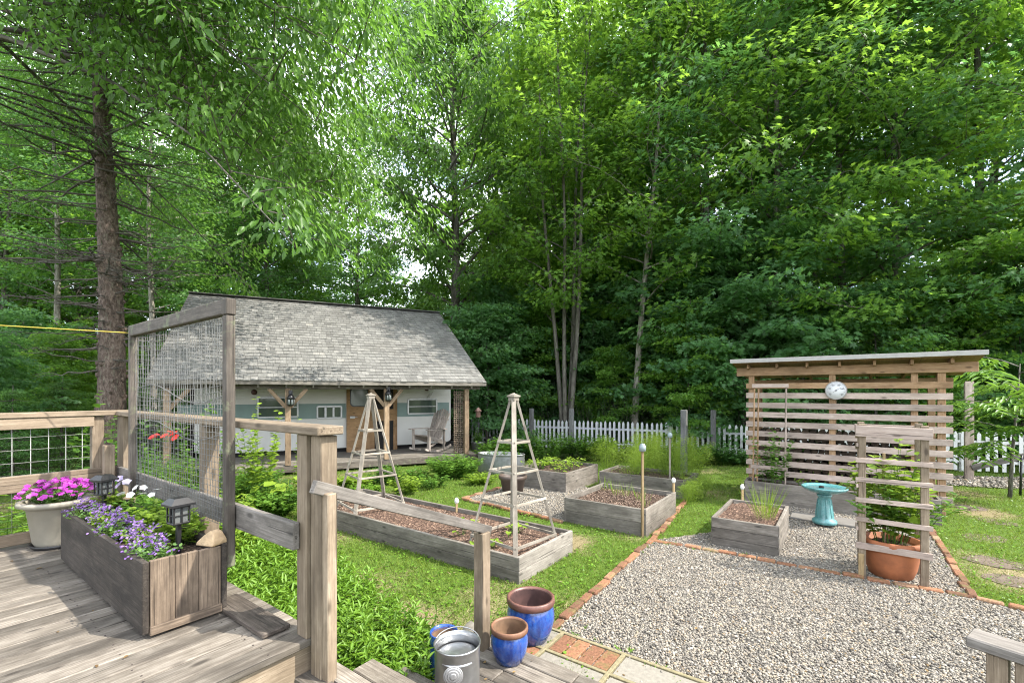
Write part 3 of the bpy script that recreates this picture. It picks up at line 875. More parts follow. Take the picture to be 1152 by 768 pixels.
for i in range(nz + 1):
    z = 1.27 + (FZ1 - .08 - 1.27) * i / nz
    pts = []
    for k in range(9):
        a = A0 + .03 + (A1 - A0 - .06) * k / 8
        pts.append(U(a, FB + .012 + rr.uniform(-.004, .004), z - .05 * math.sin(pi * k / 8) * ((i > 20) * .6) + rr.uniform(-.004, .004)))
    mb.tube(pts, .0014, 4, False)
for zz in (1.79, 2.07):
    mb.tube([U(A0 + .03 + (A1 - A0 - .06) * k / 10, FB + .016, zz + .05 * math.sin(k * .7) - (.06 if zz > 2 else 0) * k / 10) for k in range(11)], .003, 4, False)
part(mb, 'netting', M['wire'], tf)
mb = MB(); q0 = U(A0, FB, FZ1 - .05); mb.tube([q0, q0 + Vector((-1.6, -.4, .06)), q0 + Vector((-6, -1.5, .30))], .004, 5)
tag(mb.build('cord', M['yellow']), 'thin yellow cord stretched from the netting frame past the big spruce trunk', 'cord')

# planter box with its flowers
PA1, PB0 = U.inv(G(160, 722, DZ)); PA0 = PA1 - 1.76; PB1 = PB0 + .38; PZ0, PZ1 = DZ + .03, DZ + .385
pb = thing('flower_box', 'long rough barn-wood box full of purple and white flowers on the deck', 'planter', U((PA0 + PA1) / 2, (PB0 + PB1) / 2, DZ), -A)
mb = MB(); mb.beam(U(PA0, PB0 + .014, (PZ0 + PZ1) / 2), U(PA1, PB0 + .014, (PZ0 + PZ1) / 2), .028, PZ1 - PZ0, ch=.004); part(mb, 'side_panel', M['barn'], pb)
mb = MB(); mb.beam(U(PA0, PB1 - .014, (PZ0 + PZ1) / 2 - .0), U(PA1, PB1 - .014, (PZ0 + PZ1) / 2), .028, PZ1 - PZ0, ch=.004); part(mb, 'side_panel', M['barn'], pb)
mb = MB()
pw = (.38 - .062) / 3
for i in range(3):
    b = PB0 + .031 + pw * (i + .5)
    mb.beam(U(PA1 - .012, b, PZ0 + .02), U(PA1 - .012, b, PZ1 - .004 * i), .024, pw - .002, up=U.e2, ch=.003)
mb.beam(U(PA1 - .004, PB0 + .03, PZ0 + .01), U(PA1 - .004, PB1 - .03, PZ0 + .01), .03, .045)
part(mb, 'end_panel', M['barntan'], pb)  # lighter than the sides: sun falling on this end is put into the colour
mb = MB(); mb.beam(U(PA0 + .012, PB0 + .03, (PZ0 + PZ1) / 2), U(PA0 + .012, PB1 - .03, (PZ0 + PZ1) / 2), .024, PZ1 - PZ0); part(mb, 'end_panel', M['barn'], pb)
for a in (PA0 + .2, PA1 - .2):
    mb = MB(); mb.beam(U(a, PB0 + .03, DZ + .015), U(a, PB1 - .03, DZ + .015), .09, .03); part(mb, 'foot', M['barn'], pb)
mb = MB(); mb.box(U((PA0 + PA1) / 2, (PB0 + PB1) / 2, PZ1 - .1), (1.70, .32, .06), U.rot(), .004); part(mb, 'soil', M['soil'], pb)
# rock on its corner
mb = MB(); random.seed(3); mb.prism([(-.08, 0), (.075, 0), (.08, .03), (.055, .085), (.02, .095), (-.03, .06), (-.075, .02)], lambda u, v, d: Vector((u, d * (1 - v * 4.5), v)), -.06, .06); o = mb.build('rock', M['rock'])
bv = o.modifiers.new('round', 'BEVEL'); bv.width = .018; bv.segments = 3; o.scale = (.8, .8, .85); o.location = U(PA1 - .06, PB1 - .055, PZ1 - .004); o.rotation_euler = (0, 0, -.3)
tag(o, 'tan wedge-shaped rock resting on the flower box corner', 'rock')

# solar lanterns
def lantern(loc, rz, label):
    r = thing('solar_lantern', label, 'lantern', loc, rz, 'solar lanterns in the flower box')
    s = .8
    m_ = MB(); m_.box((0, 0, .105), (.022, .022, .26), None, .002); m_.build('stake', M['black'], r)
    m_ = MB(); m_.box((0, 0, .225), (.085, .085, .012)); m_.box((0, 0, .318), (.088, .088, .012))
    for x in (-1, 0, 1):
        for y in (-1, 0, 1):
            if x == 0 and y == 0: continue
            m_.box((x * .038, y * .038, .27), (.008, .008, .09), None, .001)
    for sg in (-1, 1):
        m_.box((sg * .038, 0, .27), (.006, .074, .006), None, .001); m_.box((0, sg * .038, .27), (.074, .006, .006), None, .001)
    m_.build('cage', M['black'], r)
    m_ = MB(); m_.box((0, 0, .27), (.066, .066, .084), None, .002); m_.build('lamp_panel', M['lampglass'], r)
    m_ = MB(); m_.lathe((0, 0, .322), [(.086, 0), (.086, .012), (.045, .042), (.0, .046)], 4, rot=Matrix.Rotation(pi / 4, 3, 'Z')); o = m_.build('cap', M['black'], r)
    for p in o.data.polygons: p.use_smooth = False
    return r
q = G(208, 640, PZ1 - .02); lantern(U(PA1 - .25, PB0 + .23, PZ1 - .12), -A + .1, 'black solar lantern on a stake at the rock end of the flower box')
lantern(U(PA0 + .17, PB0 + .2, PZ1 - .13), -A + .35, 'black solar lantern on a stake at the end beside the cream pot')

# cream pot with pink flowers
pc = U.inv(G(66, 612, DZ))
cp = thing('flower_pot', 'large cream plastic pot of magenta flowers in the deck corner', 'pot', G(66, 612, DZ))
s = 1.0
mb = MB(); mb.lathe((0, 0, .02), [(.135, 0), (.15, .03), (.185, .29), (.20, .30), (.235, .315), (.24, .335), (.235, .35), (.195, .35), (.185, .31), (.0, .30)], 28); mb.build('body', M['potcream'], cp)
mb = MB(); mb.lathe((0, 0, 0), [(.15, 0), (.17, .03), (.16, .03), (.14, .012), (0, .012)], 28); mb.build('saucer', M['black'], cp)
mb = MB(); mb.lathe((0, 0, .29), [(.18, 0), (.18, .02), (.0, .025)], 20); mb.build('soil', M['soil'], cp)
POTC = cp.location.copy()

# galvanised pail, blue pots
cc = U(.55, .95, .17); cl_ = Vector((-.325, 2.70, .17))
cn = thing('metal_pail', 'galvanised steel pail with a pierced round disc and lid standing on the steps', 'pail', cl_, .1)
mb = MB(); r0 = .132; hh = .40
mb.lathe((0, 0, 0), [(r0 - .005, 0), (r0, .006), (r0, .03), (r0 + .004, .036), (r0, .042), (r0 + .001, hh - .03), (r0 + .006, hh - .01), (r0 + .008, hh), (r0 + .001, hh + .002), (r0 - .003, hh - .03), (r0 - .005, hh - .06)], 40)
mb.build('body', M['steel'], cn)
mb = MB(); mb.lathe((0, -.01, hh - .075), [(r0 - .006, 0), (r0 - .007, .012), (r0 - .025, .02), (.06, .028), (0, .03)], 36); mb.build('lid', M['steel'], cn)
mb = MB(); mb.tube([(r0 * 1.03 * math.cos(t), .03 + .1 * math.sin(t) * .9, hh - .02 + .05 * math.sin(t)) for t in np.linspace(0, pi, 15)], .0035, 6)
mb.build('handle', M['steeldull'], cn)
mb = MB()
for rr_, z in ((.056, .003), (.047, .006), (.034, .008), (.018, .011)):
    pr = [(rr_, 0), (rr_, z), (rr_ - .004, z + .001), (0, z)]
    mb.lathe((-.02, -r0 - .001, hh - .118), pr, 28, rot=Matrix.Rotation(pi / 2, 3, 'X'))
mb.build('disc', M['discmetal'], cn)

def glazed(loc, r, h, label, rim='rimclay'):
    t = thing('glazed_pot', label, 'pot', loc, random.random() * 6, 'cobalt blue glazed pots')
    m_ = MB(); m_.lathe((0, 0, 0), [(.62 * r, 0), (.70 * r, .02 * h), (.90 * r, .28 * h), (.985 * r, .52 * h), (.97 * r, .68 * h), (.90 * r, .80 * h), (.88 * r, .83 * h)], 40); m_.build('body', M['blueglaze'], t)
    m_ = MB(); m_.lathe((0, 0, 0), [(.885 * r, .825 * h), (.97 * r, .84 * h), (1.0 * r, .90 * h), (.99 * r, .98 * h), (.95 * r, 1.0 * h), (.88 * r, .99 * h), (.845 * r, .94 * h)], 40); m_.build('rim', M[rim], t)
    m_ = MB(); m_.lathe((0, 0, 0), [(0, .22 * h), (.6 * r, .22 * h), (.8 * r, .4 * h), (.87 * r, .6 * h), (.85 * r, .8 * h), (.85 * r, .96 * h)], 32); m_.build('inside', M['darkin' if rim == 'darkrim' else 'clayin'], t)
    return t
pl = G(597, 717, .035); glazed((pl.x, pl.y, .035), .198, .345, 'larger blue glazed pot with dark plum rim on the paving behind the smaller one', 'darkrim')
ps = G(573, 742, .17); glazed((ps.x, ps.y, .172), .133, .245, 'smaller blue glazed pot with brown rim on the lowest plank step')
o = glazed((-.452, 3.02, .0), .095, .47, 'blue glazed pot mostly hidden behind the metal pail', 'blueglaze')
mb = MB(); mb.blob((0, 0, .1), (.13, .1, .14), 9, 6, .12); o = mb.build('rock', M['concrete']); o.location = (-.30, 3.62, -.02); tag(o, 'pale grey stone behind the short handrail post', 'rock')
# ------------------------------------------------------------------ raised beds
def raised_bed(B, label, mat='bed', boards=2, soil='soil', fill=.09, front=None):
    a0, a1, b0, b1, h = B
    root = thing('raised_bed', label, 'raised bed', U((a0 + a1) / 2, (b0 + b1) / 2, 0), -A, 'raised garden beds')
    th = .04
    for nm, p, q, out in (('side', (a0, b0), (a1, b0), 0), ('side', (a0, b1), (a1, b1), 0), ('end', (a0, b0), (a0, b1), 1), ('end', (a1, b0), (a1, b1), 1)):
        mb = MB(); hb = h / boards
        for k in range(boards):
            z = hb * (k + .5) - .01; j = random.uniform(-.004, .004)
            if nm == 'side':
                s = 1 if p[1] == b0 else -1
                mb.beam(U(p[0], p[1] + s * th / 2 + j, z), U(q[0], q[1] + s * th / 2 + j, z), th, hb - .004, ch=.004)
            else:
                s = 1 if p[0] == a0 else -1
                mb.beam(U(p[0] + s * (th / 2 - .012), p[1] + th * .0 + .002, z + .001), U(q[0] + s * (th / 2 - .012), q[1] - .002, z + .001), th, hb - .003, ch=.004)
        part(mb, nm + '_board', M[front] if (front and nm == 'end' and p[0] == a1) else M[mat], root)
    mb = MB()
    for (a, b) in ((a0 + .085, b0 + .085), (a1 - .085, b0 + .085), (a0 + .085, b1 - .085), (a1 - .085, b1 - .085)): mb.box(U(a, b, h / 2 - .02), (.07, .07, h - .05), U.rot(), .003, 2)
    part(mb, 'corner_block', M[mat], root)
    nx = max(4, int((a1 - a0) / .07)); ny = max(4, int((b1 - b0) / .07)); V = []
    for j in range(ny + 1):
        for i in range(nx + 1):
            a = a0 + .03 + (a1 - a0 - .06) * i / nx; b = b0 + .03 + (b1 - b0 - .06) * j / ny
            v = U(a, b, 0); V.append((v.x, v.y, h - fill + .05 * (fbm(v.x, v.y, 2.5) - .5) + random.uniform(-.006, .006)))
    mb = MB(); mb.add(V, [(j * (nx + 1) + i, j * (nx + 1) + i + 1, (j + 1) * (nx + 1) + i + 1, (j + 1) * (nx + 1) + i) for j in range(ny) for i in range(nx)], smooth=True)
    part(mb, 'soil', M[soil], root)
    return root
raised_bed(BED1, 'long low raised bed of bark mulch holding two wooden obelisks', 'bed', 2, 'mulch', .075, 'sunlitbed')  # last argument: end board colour with the sunlight painted in
raised_bed(BED3, 'small grey raised box with a tuft of chives beside the gravel court', 'bed', 3, 'mulch', .06)
raised_bed(BED4, 'square grey raised bed with herbs and a corner stake', 'bed', 2, 'soil', .09)
raised_bed(BED5, 'low grey raised bed overgrown by feathery plants behind the square herb bed', 'bed', 2, 'soil', .07)
raised_bed(BED6, 'grey raised bed full of strawberry leaves beyond the brown bowl pot', 'bed', 2, 'soil', .06)
raised_bed(BED7, 'long narrow grey raised bed along the foot of the slatted woodshed', 'bed', 1, 'soil', .05)
def chips(B, dens, mat, label, size=.03):
    o = pebbles('mulch_chips', [corners(B, -.06)], dens, size, (), B[4] - .085, mat, .4, None, False); tag(o, label, 'mulch', kind='stuff')
chips(BED1, 3200, M['mulchbit'], 'reddish brown bark mulch chips over the long raised bed', .021)
chips(BED3, 3200, M['mulchbit'], 'brown bark mulch chips in the small chive box', .021)
chips(BED4, 2200, M['mulchbit'], 'dark mulch bits over the square herb bed', .02)

# obelisks
def obelisk(root_loc, rz, label, hgt, half, thick=.04):
    r = thing('garden_obelisk', label, 'obelisk', root_loc, rz, 'wooden obelisks in the long bed')
    top = Vector((0, 0, hgt)); tr = .035
    dirs = [Vector((0, -1, 0)), Vector((1, 0, 0)), Vector((0, 1, 0)), Vector((-1, 0, 0))]
    def legp(d, f): return d * (half + (tr - half) * f) + Vector((0, 0, hgt * f))
    for i, d in enumerate(dirs):
        mb = MB(); wd, th = (.055, .03) if i % 2 == 0 else (.024, .03)
        side = Vector((d.y, -d.x, 0))
        mb.beam(legp(d, 0) , legp(d, 1.0), wd, th, up=d, ch=.002); mb.build('leg', M['obelisk'], r)
    for f, last in ((.045, 1), (.30, 0), (.50, 0), (.70, 0)):
        for i in range(4):
            a, b = legp(dirs[i], f), legp(dirs[(i + 1) % 4], f)
            n = (dirs[i] + dirs[(i + 1) % 4]).normalized()
            mb = MB(); mb.beam(a + n * .012, b + n * .012, .018, .034 if last else .028, ch=.002, ext=.01); mb.build('rung', M['obelisk'], r)
    mb = MB(); mb.box(top + Vector((0, 0, -.005)), (.10, .10, .05), Matrix.Rotation(pi / 4, 3, 'Z'), .006); mb.box(top + Vector((0, 0, .03)), (.125, .125, .024), Matrix.Rotation(pi / 4, 3, 'Z'), .006); mb.box(top + Vector((0, 0, .055)), (.1, .1, .03), Matrix.Rotation(pi / 4, 3, 'Z'), .008, taper=.35)
    mb.build('cap', M['obelisk'], r)
    return r
obelisk((.02, 5.57, .23), R(2), 'weathered wooden obelisk at the sunlit end of the long bed', 1.74, .53)
obelisk((-2.24, 7.22, .23), R(-6), 'weathered wooden obelisk in the long bed in front of the camper door', 1.74, .56)

M['milkjar'] = simple('jar_glass', (.33, .40, .40), .15, 0, .15, 8, 0)
# little things in and around the beds
def stake(loc, h, label, cap='jar', mat='stickwood', w_=.03):
    r = thing('garden_stake', label, 'stake', loc, random.random(), 'capped garden stakes')
    mb = MB(); mb.box((0, 0, h / 2), (w_, w_, h), None, .002, 2); mb.build('stick', M[mat], r)
    if cap == 'jar':
        mb = MB(); mb.lathe((0, 0, h - .07), [(.03, 0), (.048, .01), (.05, .08), (.034, .095), (.034, .11), (.0, .115)], 14); mb.build('jar', M['milkjar'], r)
    else:
        mb = MB(); mb.blob((0, 0, h), (.035, .03, .05), 8, 6, .1); mb.build('ornament', M['whitepaint'], r)
    return r
M['milkjar_'] = simple('pale_glass_jar', (.33, .40, .40), .15, 0, .15, 8, 0)
s4 = U(BED4[1] - .06, BED4[2] + .02, 0); stake((s4.x, s4.y - .04, 0), 1.28, 'tall stake with an upturned jar at the corner of the square herb bed')
stake(U(BED5[1] - .38, BED5[2] + .35, .2), 1.0, 'stake with a pale blue jar among the feathery plants', mat='obelisk')
stake(U(BED4[1] - .02, BED4[3] - .02, .3), .28, 'short stake with a white knob at the back of the square herb bed', 'orn')
sb = G(835, 556, .4); stake((sb.x, sb.y, .3), .22, 'short white plant marker behind the chive box', 'orn')
stake(U(BED1[1] - 1.95, BED1[3] - .05, .22), .18, 'small white marker on the far board of the long bed', 'orn')

# stock tank, bowl pot, bucket
tk = thing('stock_tank', 'oval corrugated galvanised stock tank planted beside the porch', 'tank', (-.28, 11.55, 0), R(-20))
prof = []
for i in range(13): prof.append((.62 + (.012 if i % 2 else -.004), .04 * i))
mb = MB(); mb.lathe((0, 0, 0), [(.60, 0)] + prof + [(.635, .49), (.63, .505), (.60, .5), (.59, .42), (0, .40)], 40, sy=.52); mb.build('body', M['steeldull'], tk)
mb = MB(); mb.lathe((0, 0, .42), [(.585, 0), (0, .02)], 24, sy=.5); mb.build('soil', M['soil'], tk)
bp = G(577, 558); t = thing('bowl_pot', 'empty dark brown plastic bowl pot on the gravel patch', 'pot', (bp.x, bp.y + .2, .02))
mb = MB(); mb.lathe((0, 0, 0), [(.17, 0), (.2, .02), (.255, .28), (.285, .30), (.29, .36), (.27, .37), (.25, .33), (.23, .2), (0, .18)], 28); mb.build('body', M['bowlbrown'] if 'bowlbrown' in M else simple('brown_plastic', (.10, .07, .055), .5), t)
bk = G(538, 512); t = thing('galvanised_bucket', 'galvanised bucket of green leaves standing past the porch post', 'bucket', (bk.x, bk.y, 0))
mb = MB(); mb.lathe((0, 0, 0), [(.17, 0), (.185, .03), (.23, .42), (.24, .44), (.23, .45), (.215, .4), (0, .38)], 24); mb.build('body', M['steel'], t)
BUCKET = Vector((bk.x, bk.y, .4))
fp = AT(538, 466, 15.2); t = thing('bird_feeder', 'small pink bird feeder on a thin pole beyond the porch', 'bird feeder', (fp.x, fp.y, 0))
mb = MB(); mb.tube([(0, 0, 0), (0, 0, fp.z)], .012, 6); mb.build('pole', M['black'], t)
mb = MB(); mb.lathe((0, 0, fp.z - .1), [(.05, 0), (.09, .02), (.075, .2), (.13, .21), (.02, .33), (0, .34)], 12); mb.build('house', M['feeder'], t)

# birdbath on its slab
sp = [G(890, 583), G(962, 603), G(975, 593), G(905, 575)]
mb = MB(); s0, s1 = U.inv(G(888, 586)), U.inv(G(966, 604))
mb.box(U((s0[0] + s1[0]) / 2, s0[1] + .28, .03), (s1[0] - s0[0], .46, .05), U.rot(), .008); tag(mb.build('stone_slab', M['slab']), 'flat grey stone slab under the turquoise birdbath', 'slab')
bb = thing('birdbath', 'glazed turquoise birdbath on a fluted pedestal', 'birdbath', (G(930, 589, .055).x, G(930, 589, .055).y + .05, .055))
mb = MB(); n = 32; vs = []
prof = [(.155, 0), (.165, .015), (.16, .05), (.125, .075), (.12, .09), (.112, .15), (.095, .28), (.082, .38), (.085, .40), (.10, .42), (.10, .44), (.06, .45)]
mb.lathe((0, 0, 0), prof, 40)
for i in range(10):
    th = 2 * pi * i / 10
    mb.beam((.118 * math.cos(th), .118 * math.sin(th), .10), (.084 * math.cos(th), .084 * math.sin(th), .37), .02, .012, up=(math.cos(th), math.sin(th), .1), ch=.004)
mb.build('pedestal', M['tealglaze'], bb)
mb = MB(); mb.lathe((0, 0, .44), [(.06, 0), (.11, .012), (.2, .035), (.275, .075), (.30, .105), (.30, .118), (.285, .12), (.262, .105), (.2, .07), (.1, .05), (0, .047)], 44); mb.build('bowl', M['tealglaze'], bb)
mb = MB(); mb.lathe((0, 0, .44), [(.262, .094), (0, .094)], 40); mb.build('water', M['water'], bb)
mb = MB(); mb.blob((-.03, .02, .545), (.04, .035, .025), 7, 5, .15); o = mb.build('stone', M['dark']); in_parent(o, None) if False else None; o.parent = bb; tag(o)

# terracotta pot and the trellis cage round it
tr = [G(970, 650), G(1040, 662)]
ta = U.inv(tr[0]); tb = U.inv(tr[1]); tbm = (ta[1] + tb[1]) / 2; ta0, ta1 = ta[0], tb[0]; td = .46; tz = 1.70
cg = thing('trellis_cage', 'four-post weathered lattice cage standing around the terracotta pot', 'trellis', U((ta0 + ta1) / 2, tbm + td / 2, 0), -A)
for (a, b) in ((ta0, tbm), (ta1, tbm), (ta0, tbm + td), (ta1, tbm + td)):
    m_ = MB(); m_.box(U(a, b, tz / 2), (.066, .066, tz), U.rot(), .004, 2); part(m_, 'post', M['rail'], cg)
m_ = MB(); m_.box(U(ta0 - .01, tbm - .06, .13), (.05, .045, .3), U.rot(), .004, 2); part(m_, 'peg', M['stickwood'], cg)
for z, h in ((1.62, .12), (1.31, .05), (1.09, .05), (.87, .05), (.65, .05), (.36, .07)):
    m_ = MB(); m_.beam(U(ta0 - .06, tbm - .046, z + random.uniform(-.01, .01)), U(ta1 + .06, tbm - .046, z + random.uniform(-.015, .01)), .022, h); part(m_, 'slat', M['slat'], cg)
for z in (1.55, 1.42, 1.19, .97, .75, .5):
    m_ = MB(); m_.beam(U(ta0 - .044, tbm - .05, z + .05), U(ta0 - .044, tbm + td + .05, z - .03), .02, .042); part(m_, 'slat', M['slat'], cg)
m_ = MB(); m_.beam(U(ta0 - .06, tbm + td + .045, 1.62), U(ta1 + .06, tbm + td + .045, 1.62), .022, .1); part(m_, 'slat', M['slat'], cg)
m_ = MB(); m_.beam(U(ta1 + .044, tbm - .05, 1.61), U(ta1 + .044, tbm + td + .05, 1.61), .02, .1); part(m_, 'slat', M['slat'], cg)
tp = thing('terracotta_pot', 'large terracotta pot with a leafy shrub inside the lattice cage', 'pot', U((ta0 + ta1) / 2 + .0, tbm + td / 2 - .01, .02))
mb = MB(); mb.lathe((0, 0, 0), [(.175, 0), (.195, .015), (.225, .1), (.255, .27), (.258, .34), (.275, .345), (.28, .37), (.275, .405), (.25, .41), (.24, .35), (0, .34)], 40); mb.build('body', M['terracotta'], tp)
mb = MB(); mb.lathe((0, 0, .345), [(.245, 0), (0, .015)], 24); mb.build('soil', M['soil'], tp)
TPOT = tp.location.copy()
m_ = MB(); m_.box((0, 0, .5), (.03, .012, 1.1), None, .002, 2); o = m_.build('garden_stake', M['stickwood']); o.location = TPOT + Vector((-.06, .02, .3)); tag(o, 'bare yellow wooden stake upright in the terracotta pot', 'stake')

# ------------------------------------------------------------------ woodshed
w0 = U.inv(Vector((4.69, 9.05, 0))); WA, WB = w0[0], w0[1]; WL = 2.92
ws = thing('woodshed', 'open cedar woodshed with a slatted front and flat pale roof', 'shed', U(WA + WL / 2, WB + .6, 0), -A)
for a in (WA + .06, WA + WL * .47, WA + WL - .09):
    m_ = MB(); m_.box(U(a, WB + .07, 1.2), (.10, .10, 2.36), U.rot(), .004, 2); part(m_, 'post', M['cedar'], ws)
    m_ = MB(); m_.box(U(a, WB + 1.12, 1.1), (.10, .10, 2.14), U.rot(), .004, 2); part(m_, 'post', M['cedar'], ws)
m_ = MB(); m_.box(U(WA + WL - .42, WB + .10, 1.2), (.09, .09, 2.36), U.rot(), .004, 2); part(m_, 'post', M['cedar'], ws)
for k in range(11):
    z = 2.17 - k * .1865
    m_ = MB(); m_.beam(U(WA - .03, WB - .002, z + random.uniform(-.006, .006)), U(WA + WL + .04, WB - .002, z + random.uniform(-.008, .008)), .022, .106, ch=.003); part(m_, 'slat', M['cedar'] if k == 0 else M['slat'], ws)
for k in range(9):
    z = 1.95 - k * .22
    m_ = MB(); m_.beam(U(WA + .02, WB + .1, z), U(WA + .02, WB + 1.1, z), .022, .088, up=(0, 0, 1)); part(m_, 'slat', M['cedar'], ws)
m_ = MB(); m_.beam(U(WA - .2, WB + .0, 2.45), U(WA + WL + .33, WB + .0, 2.45), .045, .16, ch=.004); part(m_, 'header_beam', M['cedar'], ws)
m_ = MB(); m_.beam(U(WA - .1, WB + 1.12, 2.24), U(WA + WL + .2, WB + 1.12, 2.24), .045, .14); part(m_, 'back_beam', M['cedar'], ws)
for k in range(7):
    a = WA + .02 + k * (WL / 6)
    m_ = MB(); m_.beam(U(a, WB - .12, 2.555), U(a, WB + 1.4, 2.33), .04, .085); part(m_, 'rafter', M['cedar'], ws)
m_ = MB(); m_.beam(U(WA + WL / 2 + .06, WB - .30, 2.648), U(WA + WL / 2 + .06, WB + 1.5, 2.375), 3.55, .028, up=(0, 0, 1)); part(m_, 'roof_deck', M['cedar'], ws)
m_ = MB(); m_.beam(U(WA + WL / 2 + .06, WB - .325, 2.676), U(WA + WL / 2 + .06, WB + 1.5, 2.40), 3.57, .018, up=(0, 0, 1), ch=.002)
m_.beam(U(WA + WL / 2 + .06 - 1.785, WB - .322, 2.652), U(WA + WL / 2 + .06 + 1.785, WB - .322, 2.652), .02, .075, ch=.002); part(m_, 'roof', M['roofmetal'], ws)
# stacked firewood behind the slats
mb = MB(); rr = random.Random(9)
z = .12
while z < 1.3:
    a = WA + .22
    while a < WA + WL - .25:
        d = rr.uniform(.09, .15); b = WB + .2 + rr.uniform(0, .05)
        p = U(a, b, z + rr.uniform(-.01, .01)); q = U(a + rr.uniform(-.02, .02), b + .5, z)
        mb.tube([p, q], d / 2, rr.choice([5, 6, 7])); a += d * 1.0
    z += .115
o = mb.build('firewood_stack', M['log']); tag(o, 'dark stack of split firewood behind the woodshed slats', 'firewood', kind='stuff')
for p in o.data.polygons: p.use_smooth = False
# dial thermometer 
tpos = U.inv(Vector((0, 0, 0)))
ray = AT(940.5, 439, 8.3)
# where the ray meets the plane of the slats
t_ = None
dv = Vector((ray.x, ray.y, 0)); nn = U.e2; o_ = U(0, WB - .03); k_ = o_.dot(nn) / dv.dot(nn); tpw = dv * k_; tpw.z = HC + (HY - 439) / F * (ray.y * k_)
dt = thing('dial_thermometer', 'round white dial thermometer fixed to the woodshed post', 'thermometer', tpw, -A)
RX = Matrix.Rotation(pi / 2, 3, 'X'); dt.scale = (.88, 1, .90)
mb = MB(); mb.lathe((0, 0, 0), [(.0, -.02), (.175, -.02), (.185, -.01), (.185, .012), (.175, .02), (.165, .012), (0, .012)], 40, rot=RX); mb.build('rim', M['roofmetal'], dt)
mb = MB(); mb.lathe((0, 0, 0), [(.166, .0125), (.166, .015), (0, .015)], 40, rot=RX); mb.build('dial', M['dial'], dt)
mb = MB()
for i in range(25):
    th = R(-135 + 270 * i / 24); r0, r1 = (.125, .15) if i % 3 == 0 else (.138, .15)
    mb.beam((math.sin(th) * r0, -.0165, math.cos(th) * r0), (math.sin(th) * r1, -.0165, math.cos(th) * r1), .003, .006, up=(0, -1, 0), ch=.0005)
mb.build('tick_marks', M['needle'], dt)
mb = MB(); mb.beam((-.05, -.020, -.035), (.085, -.020, .06), .003, .008, up=(0, -1, 0), ch=.0005); mb.lathe((0, 0, 0), [(.012, .016), (.012, .024), (0, .024)], 12, rot=RX); mb.build('pointer', M['needle'], dt)
for tx, x, z in (('20', -.098, -.072), ('40', -.105, .035), ('60', -.045, .10), ('80', .045, .10), ('100', .10, .03), ('120', .088, -.075)):
    cu = bpy.data.curves.new('numeral', 'FONT'); cu.body = tx; cu.size = .042; cu.align_x = 'CENTER'; cu.align_y = 'CENTER'; cu.extrude = .0006
    tmp = bpy.data.objects.new('numeral_tmp', cu); link(tmp)
    me = bpy.data.meshes.new_from_object(tmp.evaluated_get(bpy.context.evaluated_depsgraph_get())); bpy.data.objects.remove(tmp)
    me.materials.clear(); me.materials.append(M['needle'])
    o = bpy.data.objects.new('numeral', me); link(o, dt); o.location = (x, -.017, z); o.rotation_euler = (pi / 2, 0, 0)

# slim trellis leaning in the narrow bed
tl = thing('thin_trellis', 'thin stick trellis standing in the narrow bed against the woodshed slats', 'trellis', U(BED7[0] + .3, BED7[2] + .25, .3), -A)
for a in (BED7[0] + .12, BED7[0] + .19):
    m_ = MB(); m_.beam(U(a, BED7[2] + .10, .36), U(a, BED7[2] + .30, 2.16), .022, .022, up=(1, 0, 0)); part(m_, 'upright', M['cedar'], tl)
for a in (BED7[0] + .64,):
    m_ = MB(); m_.beam(U(a, BED7[2] + .10, .36), U(a, BED7[2] + .30, 2.2), .03, .022, up=(1, 0, 0)); part(m_, 'upright', M['slat'], tl)
m_ = MB(); m_.beam(U(BED7[0] + .08, BED7[2] + .27, 2.17), U(BED7[0] + .68, BED7[2] + .27, 2.17), .02, .07); part(m_, 'crossbar', M['slat'], tl)
m_ = MB(); m_.beam(U(BED7[0] + .08, BED7[2] + .1, .66), U(BED7[0] + .68, BED7[2] + .1, .66), .02, .07); part(m_, 'crossbar', M['slat'], tl)

# ------------------------------------------------------------------ fences
FP = Vector((7.0, 13.9, 0)); FD = Vector((1, -.47, 0)).normalized()
def picket_mesh(mat):
    mb = MB(); w_, t_, h = .075, .02, 1.0
    mb.prism([(-w_ / 2, 0), (w_ / 2, 0), (w_ / 2, h - .07), (w_ / 4, h - .02), (0, h), (-w_ / 4, h - .02), (-w_ / 2, h - .07)], lambda u, v, d: Vector((u, d, v)), -t_ / 2, t_ / 2)
    return mb
def fence(t0, t1, label, mat, step=.155):
    ang = math.atan2(FD.y, FD.x)
    root = thing('picket_fence', label, 'fence', FP + FD * ((t0 + t1) / 2), ang)
    half = (t1 - t0) / 2
    for z in (.28, .78):
        m_ = MB(); m_.box((0, .035, z), (t1 - t0, .04, .07), None, .003); m_.build('rail', M[mat], root)
    k = -half + .05; first = None
    while k < half:
        if first is None: first = picket_mesh(mat).build('picket', M[mat], root); o = first
        else: o = first.copy(); COL.objects.link(o); o.parent = root
        o.location = (k, 0, .05 + random.uniform(-.015, .015)); o.rotation_euler = (0, random.uniform(-.015, .015), 0); k += step
    x = -half + .2
    while x < half + .1:
        m_ = MB(); m_.box((min(x, half - .05), .1, .5), (.09, .09, 1.0), None, .004, 2); m_.build('post', M[mat], root); x += 2.4
    return root
fence(-9.5, .1, 'weathered grey-white picket fence behind the beds and shrubs', 'picketgrey')
fence(.1, 10.5, 'bright white picket fence beyond the woodshed', 'whitepaint')
def tall(px, Y, ztop, w_, label, mat='fencegrey', lean=0.0):
    p = AT(px, 500, Y); m_ = MB(); m_.box((0, 0, ztop / 2), (w_, w_, ztop), Matrix.Rotation(lean, 3, 'Y'), .006, 2); o = m_.build('fence_post', M[mat]); o.location = (p.x, p.y, 0); o.rotation_euler = (0, 0, -A)
    return tag(o, label, 'post', 'tall grey fence posts')
